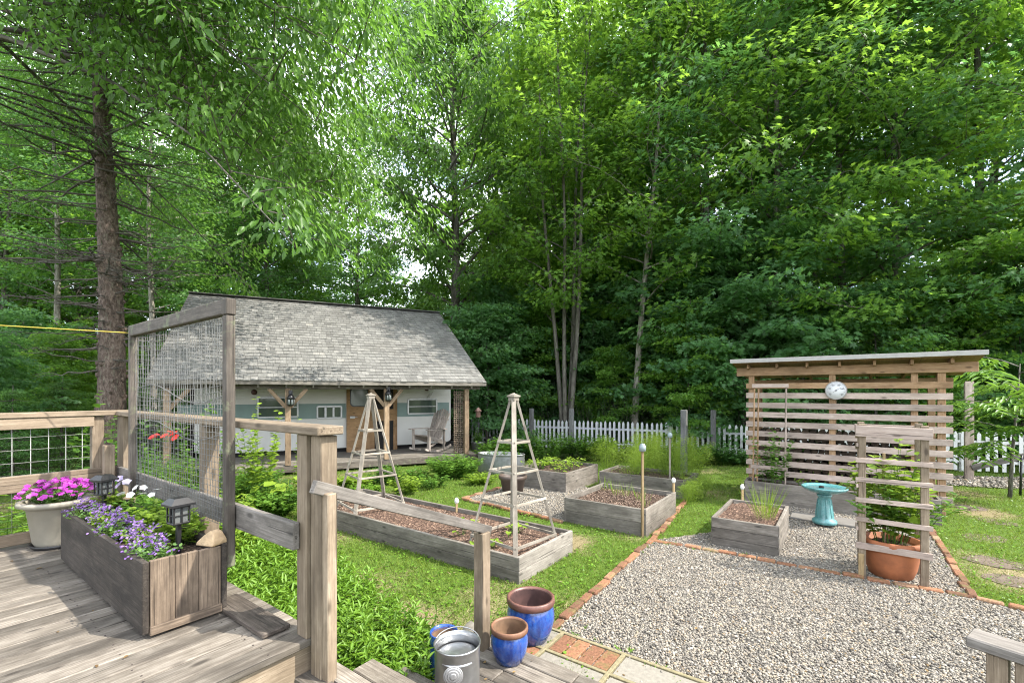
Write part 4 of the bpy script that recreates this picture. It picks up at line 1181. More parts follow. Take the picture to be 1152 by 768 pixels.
tall(598, 15.3, 1.50, .12, 'tall grey post rising behind the strawberry bed near the porch')
tall(643, 14.6, 1.52, .12, 'tall grey post at the first pickets behind the strawberry bed')
tall(769.5, 10.0, 1.66, .12, 'tall grey post behind the overgrown low bed')
tall(802.5, 13.5, 1.52, .13, 'tall grey post wrapped in shrubs just before the woodshed')
tall(1090, 10.6, 2.30, .15, 'tallest grey post beside the woodshed carrying the gate brace', 'slat')
gt = thing('garden_gate', 'plain grey plank gate with a diagonal brace in front of the white pickets', 'gate', AT(1130, 500, 10.4))
g0, g1 = AT(1093, 526, 10.5), AT(1215, 499, 9.7)
m_ = MB(); m_.beam(g0, g1, .04, .13); part(m_, 'brace', M['grey'], gt)
m_ = MB(); m_.beam(AT(1190, 500, 9.9), AT(1190, 545, 9.9), .08, .08, up=(1, 0, 0)); part(m_, 'stile', M['grey'], gt)

# stepping stones in the lawn
rr = random.Random(21)
for i, (px, py, r, lab) in enumerate(((1088, 571, .34, 'wide earthy flagstone nearest the fence end of the lawn path'), (1108, 605, .3, 'earthy flagstone between the wide one and the brick edging bend'), (1120, 632, .3, 'earthy flagstone in mid lawn path, moss around it'),
                                       (1146, 655, .3, 'earthy flagstone at the gravel end of the lawn path'), (1122, 587, .26, 'small earthy flagstone off to one side of the lawn path'))):
    g = G(px, py); n = 9
    ol = [(r * rr.uniform(.8, 1.1) * math.cos(2 * pi * k / n), r * .75 * rr.uniform(.8, 1.1) * math.sin(2 * pi * k / n)) for k in range(n)]
    mb = MB(); mb.prism(ol, lambda u, v, d: Vector((u, v, d)), -.02, .005); o = mb.build('stepping_stone', M['stepstone']); o.location = (g.x, g.y, .0); o.rotation_euler = (0, 0, rr.random() * 6)
    for p in o.data.polygons:
        pass
    tag(o, lab, 'flagstone', 'stepping stones in the lawn')
# ------------------------------------------------------------------ cottage roof over the camper, with porch
def hs(px, d):
    """position along the cottage front, at depth d, that the photo shows in column px"""
    r = (px - CX) / F; o = H(0, d)
    return (r * o.y - o.x) / (H.e1.x - r * H.e1.y)
def hz(px, py, d):
    p = H(hs(px, d), d); return HC + (HY - py) / F * p.y
EV_S0, EV_S1, EV_D, EV_Z = -4.0, 3.93, -.26, 2.335
RG_D, RG_Z = 4.41, 5.08
ct = thing('camper_shelter', 'long shingled gable roof on wooden posts sheltering a camper', 'shelter', H(0, 2, 0), H.ang)
hr_ = H.rot()
# shingles
slope = Vector((0, RG_D - EV_D, RG_Z - EV_Z)); SL = slope.length; sl_ = slope.normalized()
up_n = Vector((0, -sl_.z, sl_.y))
mb = MB(); rr = random.Random(4); rows = 30; ex = SL / rows
for i in range(rows):
    s = EV_S0 - rr.uniform(0, .1); base_t = rr.uniform(-.06, .06)
    while s < EV_S1:
        wd = rr.uniform(.10, .2); s0, s1 = max(s, EV_S0), min(s + wd - .006, EV_S1); s += wd
        if s1 - s0 < .02: continue
        j = rr.uniform(-.012, .012); lift = .016 + rr.uniform(0, .008)
        def pt(u, t, n): 
            v = Vector((u, EV_D, EV_Z)) + sl_ * t + up_n * n
            return H(v.x, v.y, v.z)
        t0, t1 = i * ex + j - .03, (i + 1) * ex + .03
        vs = [pt(s0, t0, lift), pt(s1, t0, lift), pt(s1, t1, .004), pt(s0, t1, .004), pt(s0, t0, lift - .012), pt(s1, t0, lift - .012)]
        off = Vector((rr.uniform(-50, 50), rr.uniform(-50, 50), 0)); gs = [off + Vector((t, u, 0)) for u, t in ((s0, t0), (s1, t0), (s1, t1), (s0, t1), (s0, t0), (s1, t0))]
        mb.add(vs, [(0, 1, 2, 3), (4, 5, 1, 0)], gs, min(1, max(0, rr.betavariate(3.5, 3.5) + base_t)))
part(mb, 'shingle_roof', M['shingle'], ct)
mb = MB()
def slab(d0, z0, d1, z1, th, s0, s1):
    n = Vector((0, -(z1 - z0), d1 - d0)).normalized()
    ol = [(d0, z0), (d1, z1), (d1 - n.y * th, z1 - n.z * th), (d0 - n.y * th, z0 - n.z * th)]
    mb.prism(ol, lambda u, v, s: H(s, u, v), s0, s1)
slab(EV_D, EV_Z - .004, RG_D, RG_Z - .004, .06, EV_S0 + .02, EV_S1 - .02)
slab(RG_D + .001, RG_Z - .004, 2 * RG_D - EV_D, EV_Z - .004, .06, EV_S0 + .02, EV_S1 - .02)
part(mb, 'roof_deck', M['porch'], ct)
mb = MB(); mb.beam(H(EV_S0 - .01, RG_D - .05, RG_Z + .03), H(EV_S1 + .01, RG_D - .05, RG_Z + .03), .2, .03); part(mb, 'ridge_cap', M['shingle'], ct)
mb = MB()
mb.beam(H(EV_S0, EV_D - .005, EV_Z - .055), H(EV_S1, EV_D - .005, EV_Z - .055), .022, .10)
part(mb, 'fascia', M['porch'], ct)
for s in (EV_S0 + .01, EV_S1 - .01):
    mb = MB(); mb.beam(H(s, EV_D, EV_Z - .06), H(s, RG_D, RG_Z - .06), .03, .13); mb.beam(H(s, 2 * RG_D - EV_D, EV_Z - .06), H(s, RG_D + .01, RG_Z - .06), .03, .13); part(mb, 'barge_board', M['porch'], ct)
# gable walls behind, boarded
for s in (EV_S0 + .35, EV_S1 - .35):
    mb = MB(); d = 2.4
    while d < 2 * RG_D - .1:
        zt = EV_Z + (RG_Z - EV_Z) * (1 - abs(d + .1 - RG_D) / (RG_D - EV_D)) - .12
        mb.beam(H(s, d + .1, .2), H(s, d + .1, zt), .025, .195, up=H.e2); d += .2
    part(mb, 'gable_boards', M['grey'], ct)
mb = MB(); mb.beam(H(-3.6, 4.4, 1.4), H(3.5, 4.4, 1.4), .03, 2.4); part(mb, 'back_wall', M['grey'], ct)
mb = MB(); mb.beam(H(EV_S0 + .1, .03, 2.2), H(EV_S1 - .1, .03, 2.2), .09, .14); part(mb, 'eave_beam', M['frame'], ct)
mb = MB()
s = EV_S0 + .3
while s < EV_S1: mb.beam(H(s, EV_D + .03, EV_Z - .13), H(s, RG_D - .1, RG_Z - .16), .04, .1); s += .6
part(mb, 'rafters_wood', M['porch'], ct)
POST_S = [hs(525, .0), hs(435, .0), hs(324, .0), -3.7]
for s in POST_S:
    mb = MB(); mb.box(H(s, .03, 1.19), (.13, .13, 1.9), hr_, .006, 2); part(mb, 'post', M['porchpost'], ct)
    for sg in (-1, 1):
        if abs(s) > 3.3 and sg * s > 0: continue
        if s == POST_S[0]: continue
        mb = MB(); mb.beam(H(s + sg * .05, .03, 1.68), H(s + sg * .42, .03, 2.13), .06, .09); part(mb, 'brace', M['porchpost'], ct)
# porch floor
mb = MB(); d = .0
while d < 2.3:
    mb.beam(H(-4.2, d + .06, .235 + random.uniform(-.003, .003)), H(3.75, d + .06, .235), .115, .03); d += .12
part(mb, 'porch_floor', M['porch'], ct)
mb = MB(); mb.beam(H(-4.2, -.02, .145), H(3.75, -.02, .145), .04, .15); mb.beam(H(3.74, .02, .14), H(3.74, 2.3, .14), .04, .16); part(mb, 'porch_joist', M['frame'], ct)
# woven panel beside the corner post
mb = MB(); rr = random.Random(2); sp0, sp1 = hs(511.5, .1), hs(521, .1)
for i in range(5):
    s = sp0 + (sp1 - sp0) * i / 4; mb.tube([H(s, .12, .26), H(s, .12, 2.1)], .012, 6)
z = .3
while z < 2.1:
    ph = rr.random() * 6
    mb.tube([H(sp0 - .03 + (sp1 - sp0 + .06) * k / 8, .12 + .02 * math.sin(k * 2.2 + ph), z + rr.uniform(-.006, .006)) for k in range(9)], .014, 5); z += .055
part(mb, 'woven_panel', M['barntan'], ct)

# camper
TD = 2.0
cm = thing('camper_trailer', 'old white camper with teal band and wooden door parked under the shingled roof', 'camper', H(0, TD + 1, .25), H.ang)
S0, S1, Z0, Z1 = -3.5, hs(507, TD), .38, 2.6
ol = []
r = .35
for cx_, cz, a0 in ((S1 - r, Z0 + .12, -90), (S1 - r, Z1 - r, 0), (S0 + r, Z1 - r, 90), (S0 + r, Z0 + .12, 180)):
    rz_ = .12 if a0 in (-90, 180) else r
    for k in range(7):
        th = R(a0 + 90 * k / 6); ol.append((cx_ + r * math.cos(th), cz + rz_ * math.sin(th)))
mb = MB(); mb.prism(ol, lambda u, v, d: H(u, d, v), TD, TD + 2.2); part(mb, 'body', M['trailer'], cm)
def panel(px0, py0, px1, py1, proud, mat, name, th=.02, ch=.003, z0=None, z1=None):
    s0, s1 = hs(px0, TD), hs(px1, TD)
    z1 = hz((px0 + px1) / 2, py0, TD) if z1 is None else z1; z0 = hz((px0 + px1) / 2, py1, TD) if z0 is None else z0
    mb = MB(); mb.box(H((s0 + s1) / 2, TD - proud - th / 2, (z0 + z1) / 2), (s1 - s0, th, z1 - z0), hr_, ch)
    return part(mb, name, mat, cm)
TZ1, TZ0 = hz(345, 454, TD), hz(345, 471, TD)
mb = MB()
z = TZ1 + .08
while z < 2.5: mb.beam(H(S0 + .1, TD - .004, z), H(S1 - .06, TD - .004, z), .008, .012); z += .085
part(mb, 'siding_ribs', M['trailer'], cm)
panel(200, 0, 389, 0, .002, M['teal'], 'teal_band', .006, .001, TZ0, TZ1)
panel(446.5, 0, 505, 0, .002, M['teal'], 'teal_band', .006, .001, TZ0, TZ1)
def window(px0, py0, px1, py1, nbar, hor):
    s0, s1 = hs(px0, TD), hs(px1, TD); z1, z0 = hz((px0 + px1) / 2, py0, TD), hz((px0 + px1) / 2, py1, TD)
    f = MB(); w_ = .05
    f.beam(H(s0, TD - .02, z0), H(s1, TD - .02, z0), .04, w_); f.beam(H(s0, TD - .02, z1), H(s1, TD - .02, z1), .04, w_)
    f.beam(H(s0, TD - .021, z0), H(s0, TD - .021, z1), .04, w_, up=H.e1); f.beam(H(s1, TD - .021, z0), H(s1, TD - .021, z1), .04, w_, up=H.e1)
    for k in range(1, nbar):
        if hor: z = z0 + (z1 - z0) * k / nbar; f.beam(H(s0, TD - .03, z), H(s1, TD - .03, z), .02, .03)
        else: s = s0 + (s1 - s0) * k / nbar; f.beam(H(s, TD - .03, z0), H(s, TD - .03, z1), .02, .06, up=H.e1)
    fr = part(f, 'window', M['alu'], cm)
    p = MB(); p.box(H((s0 + s1) / 2, TD - .012, (z0 + z1) / 2), (s1 - s0 - .02, .012, z1 - z0 - .02), hr_, .001)
    o = p.build('pane', M['window']); COL.objects
    o.parent = fr; o.matrix_parent_inverse = (Matrix.LocRotScale(cm.location, cm.rotation_euler, cm.scale) @ fr.matrix_parent_inverse).inverted()
    return fr
window(290, 447, 335, 469, 2, True)
window(459, 449, 491, 465, 2, True)
window(357, 457, 384, 470, 3, False)
# doorway with the wooden door swung open beside it
panel(414, 433, 446.5, 508, .004, M['doorwood'], 'door_frame', .05, .004)
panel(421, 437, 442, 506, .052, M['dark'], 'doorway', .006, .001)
panel(421, 460, 442, 473, .058, M['doorwood'], 'screen_door_rail', .02)
panel(442, 437, 444.5, 506, .058, M['doorwood'], 'screen_door_stile', .02)
panel(389.5, 432.5, 416, 509, .06, M['doorwood'], 'door', .035)
s0, s1 = hs(394.5, TD), hs(412.5, TD); z1, z0 = hz(403, 437, TD), hz(403, 456, TD)
ol = []; r = .1
for cx_, cz, a0 in ((s1 - r, z0 + r, -90), (s1 - r, z1 - r, 0), (s0 + r, z1 - r, 90), (s0 + r, z0 + r, 180)):
    for k in range(5): th = R(a0 + 90 * k / 4); ol.append((cx_ + r * math.cos(th), cz + r * math.sin(th)))
mb = MB(); mb.prism(ol, lambda u, v, d: H((u - (s0 + s1) / 2) * 1.13 + (s0 + s1) / 2, d, (v - (z0 + z1) / 2) * 1.13 + (z0 + z1) / 2), TD - .106, TD - .094); part(mb, 'door_window_frame', M['black'], cm)
mb = MB(); mb.prism(ol, lambda u, v, d: H(u, d, v), TD - .112, TD - .105); part(mb, 'door_window', M['milky'], cm)
sh = hs(396, TD); zh = hz(396, 469, TD); mb = MB(); mb.box(H(sh, TD - .105, zh), (.14, .03, .07), hr_, .008); mb.tube([H(sh - .05, TD - .14, zh), H(sh + .14, TD - .15, zh + .01)], .012, 6); part(mb, 'door_handle', M['steel'], cm)
for px, py in ((480, 437), (499, 434.5), (286, 441)):
    mb = MB(); mb.lathe(H(hs(px, TD), TD - .0, hz(px, py, TD)), [(.0, -.0), (.075, .0), (.075, .03), (.04, .05), (0, .055)], 16, rot=hr_ @ Matrix.Rotation(pi / 2, 3, 'X')); part(mb, 'marker_lamp', M['redobj'], cm)
mb = MB(); mb.tube([H(hs(480, TD), TD - .05, hz(480, 447, TD)), H(hs(488, TD), TD - .25, hz(488, 434, TD))], .015, 6); mb.tube([H(hs(482, TD), TD - .05, hz(482, 447, TD)), H(hs(490, TD), TD - .25, hz(490, 433, TD))], .012, 6); part(mb, 'awning_strut', M['whitepaint'], cm)
mb = MB(); mb.box(H(hs(400, TD), TD + .3, .3), (7, .3, .14), hr_); part(mb, 'chassis', M['dark'], cm)
for s in (-2.2, 1.6):
    mb = MB(); mb.lathe(H(s, TD + .3, .55), [(.0, -.1), (.3, -.1), (.3, .1), (0, .1)], 20, rot=hr_ @ Matrix.Rotation(pi / 2, 3, 'X')); part(mb, 'wheel', M['black'], cm)

# porch lanterns
def porch_lamp(px, py, d, label):
    s = hs(px, d); z = hz(px, py, d); t = thing('porch_lantern', label, 'lantern', H(s, d, z), H.ang, 'porch lanterns')
    mb = MB(); mb.lathe((0, 0, -.1), [(.06, 0), (.08, .02), (.085, .18), (.10, .19), (.05, .27), (.02, .28), (.02, .34)], 8); mb.box((0, .05, .22), (.09, .1, .14)); mb.build('housing', M['black'], t)
    mb = MB(); mb.lathe((0, 0, -.09), [(.05, .02), (.087, .03), (.089, .15), (.05, .17)], 6); mb.build('lamp_glass', M['milky'], t)
porch_lamp(327, 452, -.07, 'black lantern on the porch post near the netting frame')
porch_lamp(437, 447, -.07, 'black lantern on the porch post beside the camper doorway')

# rocking chair on the porch
def rocker():
    t = thing('rocking_chair', 'weathered slat-back wooden rocking chair on the porch', 'chair', H(2.62, 1.05, .252), H.ang + R(-62))
    W = M['chairwood']                     # faces -y in its own frame
    for x in (-.3, .3):
        m_ = MB(); pts = [Vector((x, -.45 + .95 * k / 10, .03 + .10 * ((k - 4.5) / 5) ** 2)) for k in range(11)]
        for p, q in zip(pts[:-1], pts[1:]): m_.beam(p, q, .035, .05, ext=.004)
        m_.build('rocker_rail', W, t)
        m_ = MB(); m_.beam((x, -.32, .06), (x, -.32, .60), .08, .035, up=(0, 1, 0)); m_.build('leg', W, t)
        m_ = MB(); m_.beam((x * .95, -.3, .40), (x * .95, .30, .22), .03, .11); m_.build('seat_rail', W, t)
        m_ = MB(); m_.beam((x * 1.12, -.42, .615), (x * 1.08, .28, .60), .12, .025, up=(0, 0, 1)); m_.build('armrest', W, t)
        m_ = MB(); m_.beam((x, .22, .05), (x, .24, .6), .07, .03, up=(0, 1, 0)); m_.build('leg', W, t)
    m_ = MB()
    for k in range(6): m_.beam((-.29, -.3 + k * .085, .455 - k * .024), (.29, -.3 + k * .085, .455 - k * .024), .078, .02)
    m_.build('seat', W, t)
    m_ = MB(); hts = (.86, .93, .97, .99, .97, .93, .86)
    for k in range(7):
        x0 = (k - 3) * .072; x1 = (k - 3) * .094
        b = Vector((x0, .14, .30)); d = Vector((x1 - x0, .36, .80)).normalized()
        m_.beam(b, b + d * hts[k] * .93, .072, .02, up=(0, -1, .45), ch=.006)
    m_.beam((-.24, .245, .48), (.24, .245, .48), .03, .06); m_.beam((-.28, .43, .86), (.28, .43, .86), .03, .06)
    m_.build('backrest', W, t)
    t.scale = (1.12,) * 3
    return t
rocker()
# ------------------------------------------------------------------ grass
def grass():
    n = 390000
    # denser close to the eye
    Y = 1.9 + (13.4 - 1.9) * RS.rand(n) ** 1.45
    X = RS.uniform(-1.22, 1.5, n) * (Y + .3)
    ok = (X > -9.5) & (X < 17)
    ex = [GR1, GR2, GR3, GR4, LAND] + [corners(B) for B in (BED1, BED3, BED4, BED5, BED6, BED7)]
    ex.append([U(-3.2, -5), U(.02, -5), U(.02, .1), U(-3.2, .1)])
    ex.append([H(-4.3, -.06), H(3.78, -.06), H(3.78, 9), H(-4.3, 9)])
    ex.append([U(-1, -3), U(4, -3), U(4, 1.9), U(.7, 1.9), U(.7, 1.52), U(-.1, 1.52)])
    for p in ex: ok &= ~inpoly(X, Y, p)
    X, Y = X[ok], Y[ok]
    b = bare(X, Y); keep = RS.rand(len(X)) > np.clip((b - .50) * 6.5, 0, .93)
    X, Y, b = X[keep], Y[keep], b[keep]; n = len(X)
    # away from fence
    Lh = RS.uniform(.035, .075, n) * (1 + .35 * (fbm(X, Y, 1.7) - .5) * 2) * (1 - .45 * np.clip((b - .42) * 5, 0, 1))
    wide = 1 + Y * .05
    D = rdir(n, (.5, 2.2)); Nn = rdir(n, (-.3, .3))
    L = Leaves(); L.add(np.stack([X, Y, np.full(n, -.004) + .02 * (fbm(X, Y, .9) - .5)], 1), D, Nn, Lh, RS.uniform(.09, .15, n) * wide * .045 / Lh * 1.0, np.clip(.25 + .5 * fbm(X + 9, Y, .6) + RS.uniform(-.3, .35, n), 0, 1))
    o = L.build('grass', M['grass'], BLADE); tag(o, 'short bright green lawn grass with worn patches', 'grass', kind='stuff')
    # clover-like broad leaves between
    m = 26000
    i = RS.choice(n, m); L = Leaves(); 
    L.add(np.stack([X[i] + RS.normal(0, .02, m), Y[i] + RS.normal(0, .02, m), RS.uniform(.01, .04, m)], 1), rdir(m, (.0, .4)), np.array([0, 0, 1]) + RS.normal(0, .3, (m, 3)), RS.uniform(.02, .04, m), 1.2)
    o = L.build('clover', M['phlox'], RHOMB); tag(o, 'small clover leaves mixed through the lawn', 'clover', kind='stuff')
grass()

# ------------------------------------------------------------------ leafy plants
def stems_leaves(n_st, r, h, n_lf, ll, tilt=.5, z0=.15, wid=1.0, base=.35, curve=.25, elev=(-.1, .6), stemr=.004, jit=.25):
    """returns (stem MB, Leaves): stems rise from a base disc and lean outward"""
    mb = MB(); L = Leaves()
    P = []; D = []; T = []; S = []
    for k in range(n_st):
        az = random.uniform(0, 2 * pi); q = math.sqrt(random.random()); hh = h * random.uniform(.6, 1.05) * (1 - .25 * q)
        b = Vector((math.cos(az), math.sin(az), 0)) * r * base * q
        e = Vector((math.cos(az), math.sin(az), 0)) * r * q * random.uniform(.75, 1.05) + Vector((0, 0, hh))
        m = (b + e) / 2 + Vector((0, 0, h * curve * .5)) * q + Vector((random.uniform(-1, 1), random.uniform(-1, 1), 0)) * r * .08
        def at(t): return b * (1 - t) ** 2 + m * 2 * t * (1 - t) + e * t * t
        mb.tube([at(t) for t in (0, .35, .7, 1)], [stemr, stemr * .9, stemr * .7, stemr * .4], 3, False)
        for j in range(n_lf):
            t = z0 + (1 - z0) * (j + random.random()) / n_lf; a2 = az + (j * 2.4) + random.uniform(-.6, .6)
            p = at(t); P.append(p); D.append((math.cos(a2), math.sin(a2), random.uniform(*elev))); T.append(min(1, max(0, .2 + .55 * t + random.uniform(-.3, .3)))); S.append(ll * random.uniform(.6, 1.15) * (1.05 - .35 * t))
    P = np.array(P); n = len(P)
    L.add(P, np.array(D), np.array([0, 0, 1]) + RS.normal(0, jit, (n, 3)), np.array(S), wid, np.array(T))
    return mb, L
def plant(name, label, cat, loc, n_st, r, h, n_lf, ll, leaf='garden', tpl=OVAL, stem='garden', group=None, scale=(1, 1, 1), **kw):
    t = thing(name, label, cat, loc, 0, group)
    mb, L = stems_leaves(n_st, r, h, n_lf, ll, **kw)
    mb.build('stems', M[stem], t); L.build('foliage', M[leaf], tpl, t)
    t.scale = scale
    return t
def blossoms(root, pts, size, mat, petals=5, name='blossoms', up=.8, tpl=OVAL):
    L = Leaves()
    for p in pts:
        n0 = unit(np.array([[random.uniform(-.6, .6), random.uniform(-.9, .2), up]]))[0]
        a0 = random.random() * 6; x = unit(np.cross(n0, [[.3, 1, .2]]))[0]; y = np.cross(n0, x); sz = size * random.uniform(.75, 1.15); tt = random.random()
        for k in range(petals):
            th = a0 + 2 * pi * k / petals; d = x * math.cos(th) + y * math.sin(th)
            L.add(np.array([p]), d + n0 * .25, n0, sz, 1.6, min(1, max(0, tt + random.uniform(-.2, .2))))
    return L.build(name, mat, tpl, root)

# patch of phlox below the deck
def phlox():
    poly = [U(-4.6, .28), U(-1.5, .24), U(.02, .2), U(.12, .5), U(.02, 1.05), U(-.9, 1.42), U(-2.6, 1.6), U(-4.6, 1.55)]
    xs = [p.x for p in poly]; ys = [p.y for p in poly]; L = Leaves(); mb = MB(); c = 0
    while c < 1500:
        x, y = random.uniform(min(xs), max(xs)), random.uniform(min(ys), max(ys))
        if not inpoly(np.array([x]), np.array([y]), poly)[0]: continue
        c += 1
        a, b = U.inv((x, y)); h = (.46 - .14 * max(0, b - .5)) * random.uniform(.65, 1.1) * (.8 + .5 * float(vnoise(x, y, 1.6)))
        e = Vector((x + random.uniform(-.06, .06), y + random.uniform(-.06, .06), h)); s = Vector((x, y, 0))
        mb.tube([s, (s + e) / 2, e], [.003, .003, .0015], 3, False)
        nl = 15; k = np.arange(nl); t = .3 + .7 * (k + .5) / nl; th = k * 1.7 + random.random() * 6
        P = np.array(s)[None] + (np.array(e) - np.array(s))[None] * t[:, None]
        D = np.stack([np.cos(th), np.sin(th), RS.uniform(.1, .7, nl) + .9 * (t > .93)], 1)
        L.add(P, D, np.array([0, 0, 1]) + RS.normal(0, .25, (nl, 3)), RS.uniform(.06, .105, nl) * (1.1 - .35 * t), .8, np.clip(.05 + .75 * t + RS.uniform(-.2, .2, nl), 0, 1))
    t = thing('phlox_patch', 'dense bright green patch of leafy phlox below the deck', 'plants', U(-1.5, .8, 0)); t['kind'] = 'stuff'
    for o in (L.build('foliage', M['phlox'], LANCE), mb.build('stems', M['phlox'])): in_parent(o, t); o['kind'] = 'stuff'
phlox()

# flowers of the deck
def box_flowers():
    rr = random.Random(8); lab = ['clump of purple alyssum spilling at the lantern end of the flower box', 'clump of purple alyssum nearest the rock end of the flower box', 'clump of purple alyssum mid way along the flower box', 'clump of purple alyssum near the cream pot end of the flower box', 'clump of purple alyssum at the far corner of the flower box']
    for i, f in enumerate((.10, .27, .45, .64, .84)):
        c = U(PA1 - f * 1.76, PB0 + .11 + (.03 if i % 2 else 0), PZ1 - .075)
        t = thing('alyssum', lab[i], 'flowers', c, -A, 'purple alyssum clumps')
        mb, L = stems_leaves(40, .16, .15, 8, .034, stemr=.0015, elev=(0, .8)); mb.build('stems', M['bluegreen'], t); L.build('foliage', M['garden2'] if i % 2 else M['bluegreen'], OVAL, t)
        pts = []
        for k in range(44):
            az = rr.uniform(0, 2 * pi); q = math.sqrt(rr.random()) * .17
            p = (q * math.cos(az) - .02, q * math.sin(az) * .6 - .025, .145 - q * q * 2.6 + rr.uniform(-.03, .035))
            for _ in range(6): pts.append((p[0] + rr.gauss(0, .012), p[1] + rr.gauss(0, .012), p[2] + rr.uniform(-.006, .01)))
        blossoms(t, pts, .0075, M['purple'], 4, tpl=RHOMB)
    for i, (f, b, n, m, lb) in enumerate(((.47, .27, 14, 'garden2', 'green bushy clump behind the near purple alyssum in the flower box'), (.25, .29, 16, 'garden2', 'yellow-green leafy clump around the lantern at the rock end'), (.62, .29, 14, 'garden', 'leafy pansy clump with three white blooms in the flower box'), (.93, .25, 12, 'garden2', 'pale lilac and white bloom clump at the cream pot end of the box'))):
        c = U(PA1 - f * 1.76, PB0 + b + .02, PZ1 - .075)
        t = plant('pansy', lb, 'flowers', c, n + 12, .17, .22, 9, .06, m, OVAL, 'garden', 'leafy clumps in the flower box', stemr=.002)
        if i == 2: blossoms(t, [(.0, -.02, .26), (.10, -.03, .25), (-.02, -.10, .23), (-.07, .0, .255), (.05, -.09, .235), (.12, -.1, .23), (-.1, -.08, .23)], .026, M['whitepetal'], 5)
        if i == 3: blossoms(t, [(-.02, 0, .24), (.04, .03, .24), (.0, -.06, .23), (-.06, .04, .25), (.06, -.04, .22), (.02, .02, .26), (-.08, -.05, .24), (.09, .0, .24), (-.03, -.09, .23)], .028, M['lilac'], 5)
    t = thing('impatiens', 'mound of magenta impatiens filling the cream pot', 'flowers', POTC + Vector((0, 0, .30)), 0)
    mb, L = stems_leaves(40, .24, .2, 9, .05, stemr=.003); mb.build('stems', M['garden'], t); L.build('foliage', M['bluegreen'], OVAL, t)
    pts = []
    for k in range(150):
        az = rr.uniform(0, 2 * pi); q = math.sqrt(rr.random()) * .24
        pts.append((q * math.cos(az), q * math.sin(az), .205 - q * q * 1.5 + rr.uniform(-.02, .03)))
    blossoms(t, pts, .023, M['magenta'], 5)
box_flowers()
t = thing('white_flower', 'single white flower head at the foot of the tall deck post', 'flower', U(.17, .08, .05))
mb = MB(); mb.tube([(0, 0, 0), (0, 0, .42)], .005, 5); mb.build('stem', M['garden'], t)
blossoms(t, [(random.gauss(0, .022), random.gauss(0, .022), .44 + random.uniform(-.015, .02)) for _ in range(22)], .024, M['whitepetal'], 5)

# plants in the beds
def seedlings(B, n, label, a_rng, b_rng, h=.14, r=.12, ll=.085, leaf='garden2', tpl=BIG, nst=5, nlf=1, group=None, name='squash_plant', **kw):
    for i in range(n):
        c = U(random.uniform(*a_rng), random.uniform(*b_rng), B[4] - .09)
        plant(name, label, 'plant', c, nst, r, h, nlf, ll, leaf, tpl, 'garden', group, z0=.95, elev=(-.3, .1), stemr=.004, **kw)
seedlings(BED1, 6, 'young squash seedling with round leaves in the sunlit end of the long bed', (BED1[1] - .75, BED1[1] - .12), (BED1[2] + .12, BED1[3] - .1), group='squash seedlings in the long bed', ll=.11, h=.15)
seedlings(BED1, 3, 'young squash seedling with round leaves mid way along the long bed', (BED1[1] - 2.0, BED1[1] - 1.0), (BED1[2] + .12, BED1[3] - .5), group='squash seedlings in mid long bed', ll=.1)
for i in range(20):
    c = U(random.uniform(BED6[0] + .1, BED6[1] - .1), random.uniform(BED6[2] + .12, BED6[3] - .1), BED6[4] - .07)
    plant('strawberry_plant', 'yellow-green strawberry plant in the bed beyond the brown bowl pot', 'plant', c, 9, .2, random.uniform(.16, .26), 3, .09, 'garden2', OVAL, 'garden', 'strawberry plants', z0=.75, elev=(-.2, .4))
ch = U(BED3[1] - .2, BED3[2] + .5, BED3[4] - .08)
t = thing('chives', 'tall spiky tuft of chives in the small square box', 'herb', ch, 0)
L = Leaves(); n = 85; q = RS.rand(n) * .10; az = RS.rand(n) * 2 * pi
L.add(np.stack([q * np.cos(az), q * np.sin(az), np.zeros(n)], 1), np.stack([np.cos(az) * RS.uniform(.05, .7, n), np.sin(az) * RS.uniform(.05, .7, n), np.ones(n)], 1), rdir(n), RS.uniform(.25, .6, n), .035, RS.rand(n)); L.build('foliage', M['garden2'], LANCE, t)
for i in range(9):
    c = U(random.uniform(BED4[0] + .12, BED4[1] - .12), random.uniform(BED4[2] + .2, BED4[3] - .1), BED4[4] - .1)
    t = thing('herb_tuft', 'thin grey-green herb tuft in the square bed', 'herb', c, 0, 'herb tufts in the square bed'); L = Leaves(); n = 15; az = RS.rand(n) * 2 * pi
    L.add(np.stack([.04 * np.cos(az), .04 * np.sin(az), RS.uniform(0, .04, n)], 1), np.stack([np.cos(az) * .35, np.sin(az) * RS.uniform(.1, .6, n), np.ones(n)], 1), rdir(n), RS.uniform(.1, .3, n), .05); L.build('foliage', M['garden2'], LANCE, t)

def feathery(loc, h, r, label, group, n_st=16, mat='garden2'):
    t = thing('asparagus_fern', label, 'plant', loc, 0, group); mb = MB(); L = Leaves()
    for k in range(n_st):
        az = random.uniform(0, 2 * pi); q = random.random(); e = Vector((math.cos(az) * r * q, math.sin(az) * r * q, h * random.uniform(.65, 1)))
        b = Vector((math.cos(az), math.sin(az), 0)) * r * .25 * q; mb.tube([b, (b + e) / 2 + Vector((0, 0, .06)), e], [.005, .004, .002], 3, False)
        n = 150; tt = RS.uniform(.25, 1, n); P = np.array(b)[None] * (1 - tt)[:, None] + np.array(e)[None] * tt[:, None]
        P += RS.normal(0, 1, (n, 3)) * (.14 * (1.15 - tt))[:, None] * r / .35 * np.array([1, 1, .7])
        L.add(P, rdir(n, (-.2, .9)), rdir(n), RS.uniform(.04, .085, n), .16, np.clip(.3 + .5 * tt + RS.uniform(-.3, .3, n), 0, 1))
    mb.build('stems', M['garden2'], t); L.build('foliage', M[mat], LANCE, t); return t
for i in range(11):
    c = U(random.uniform(BED5[0] - .3, BED5[1] - .2), random.uniform(BED5[2] + .25, BED5[3] + 1.7), .1)
    feathery(c, random.uniform(.8, 1.15), random.uniform(.35, .5), 'feathery yellow-green asparagus clump behind the square herb bed', 'asparagus clumps behind the square bed')
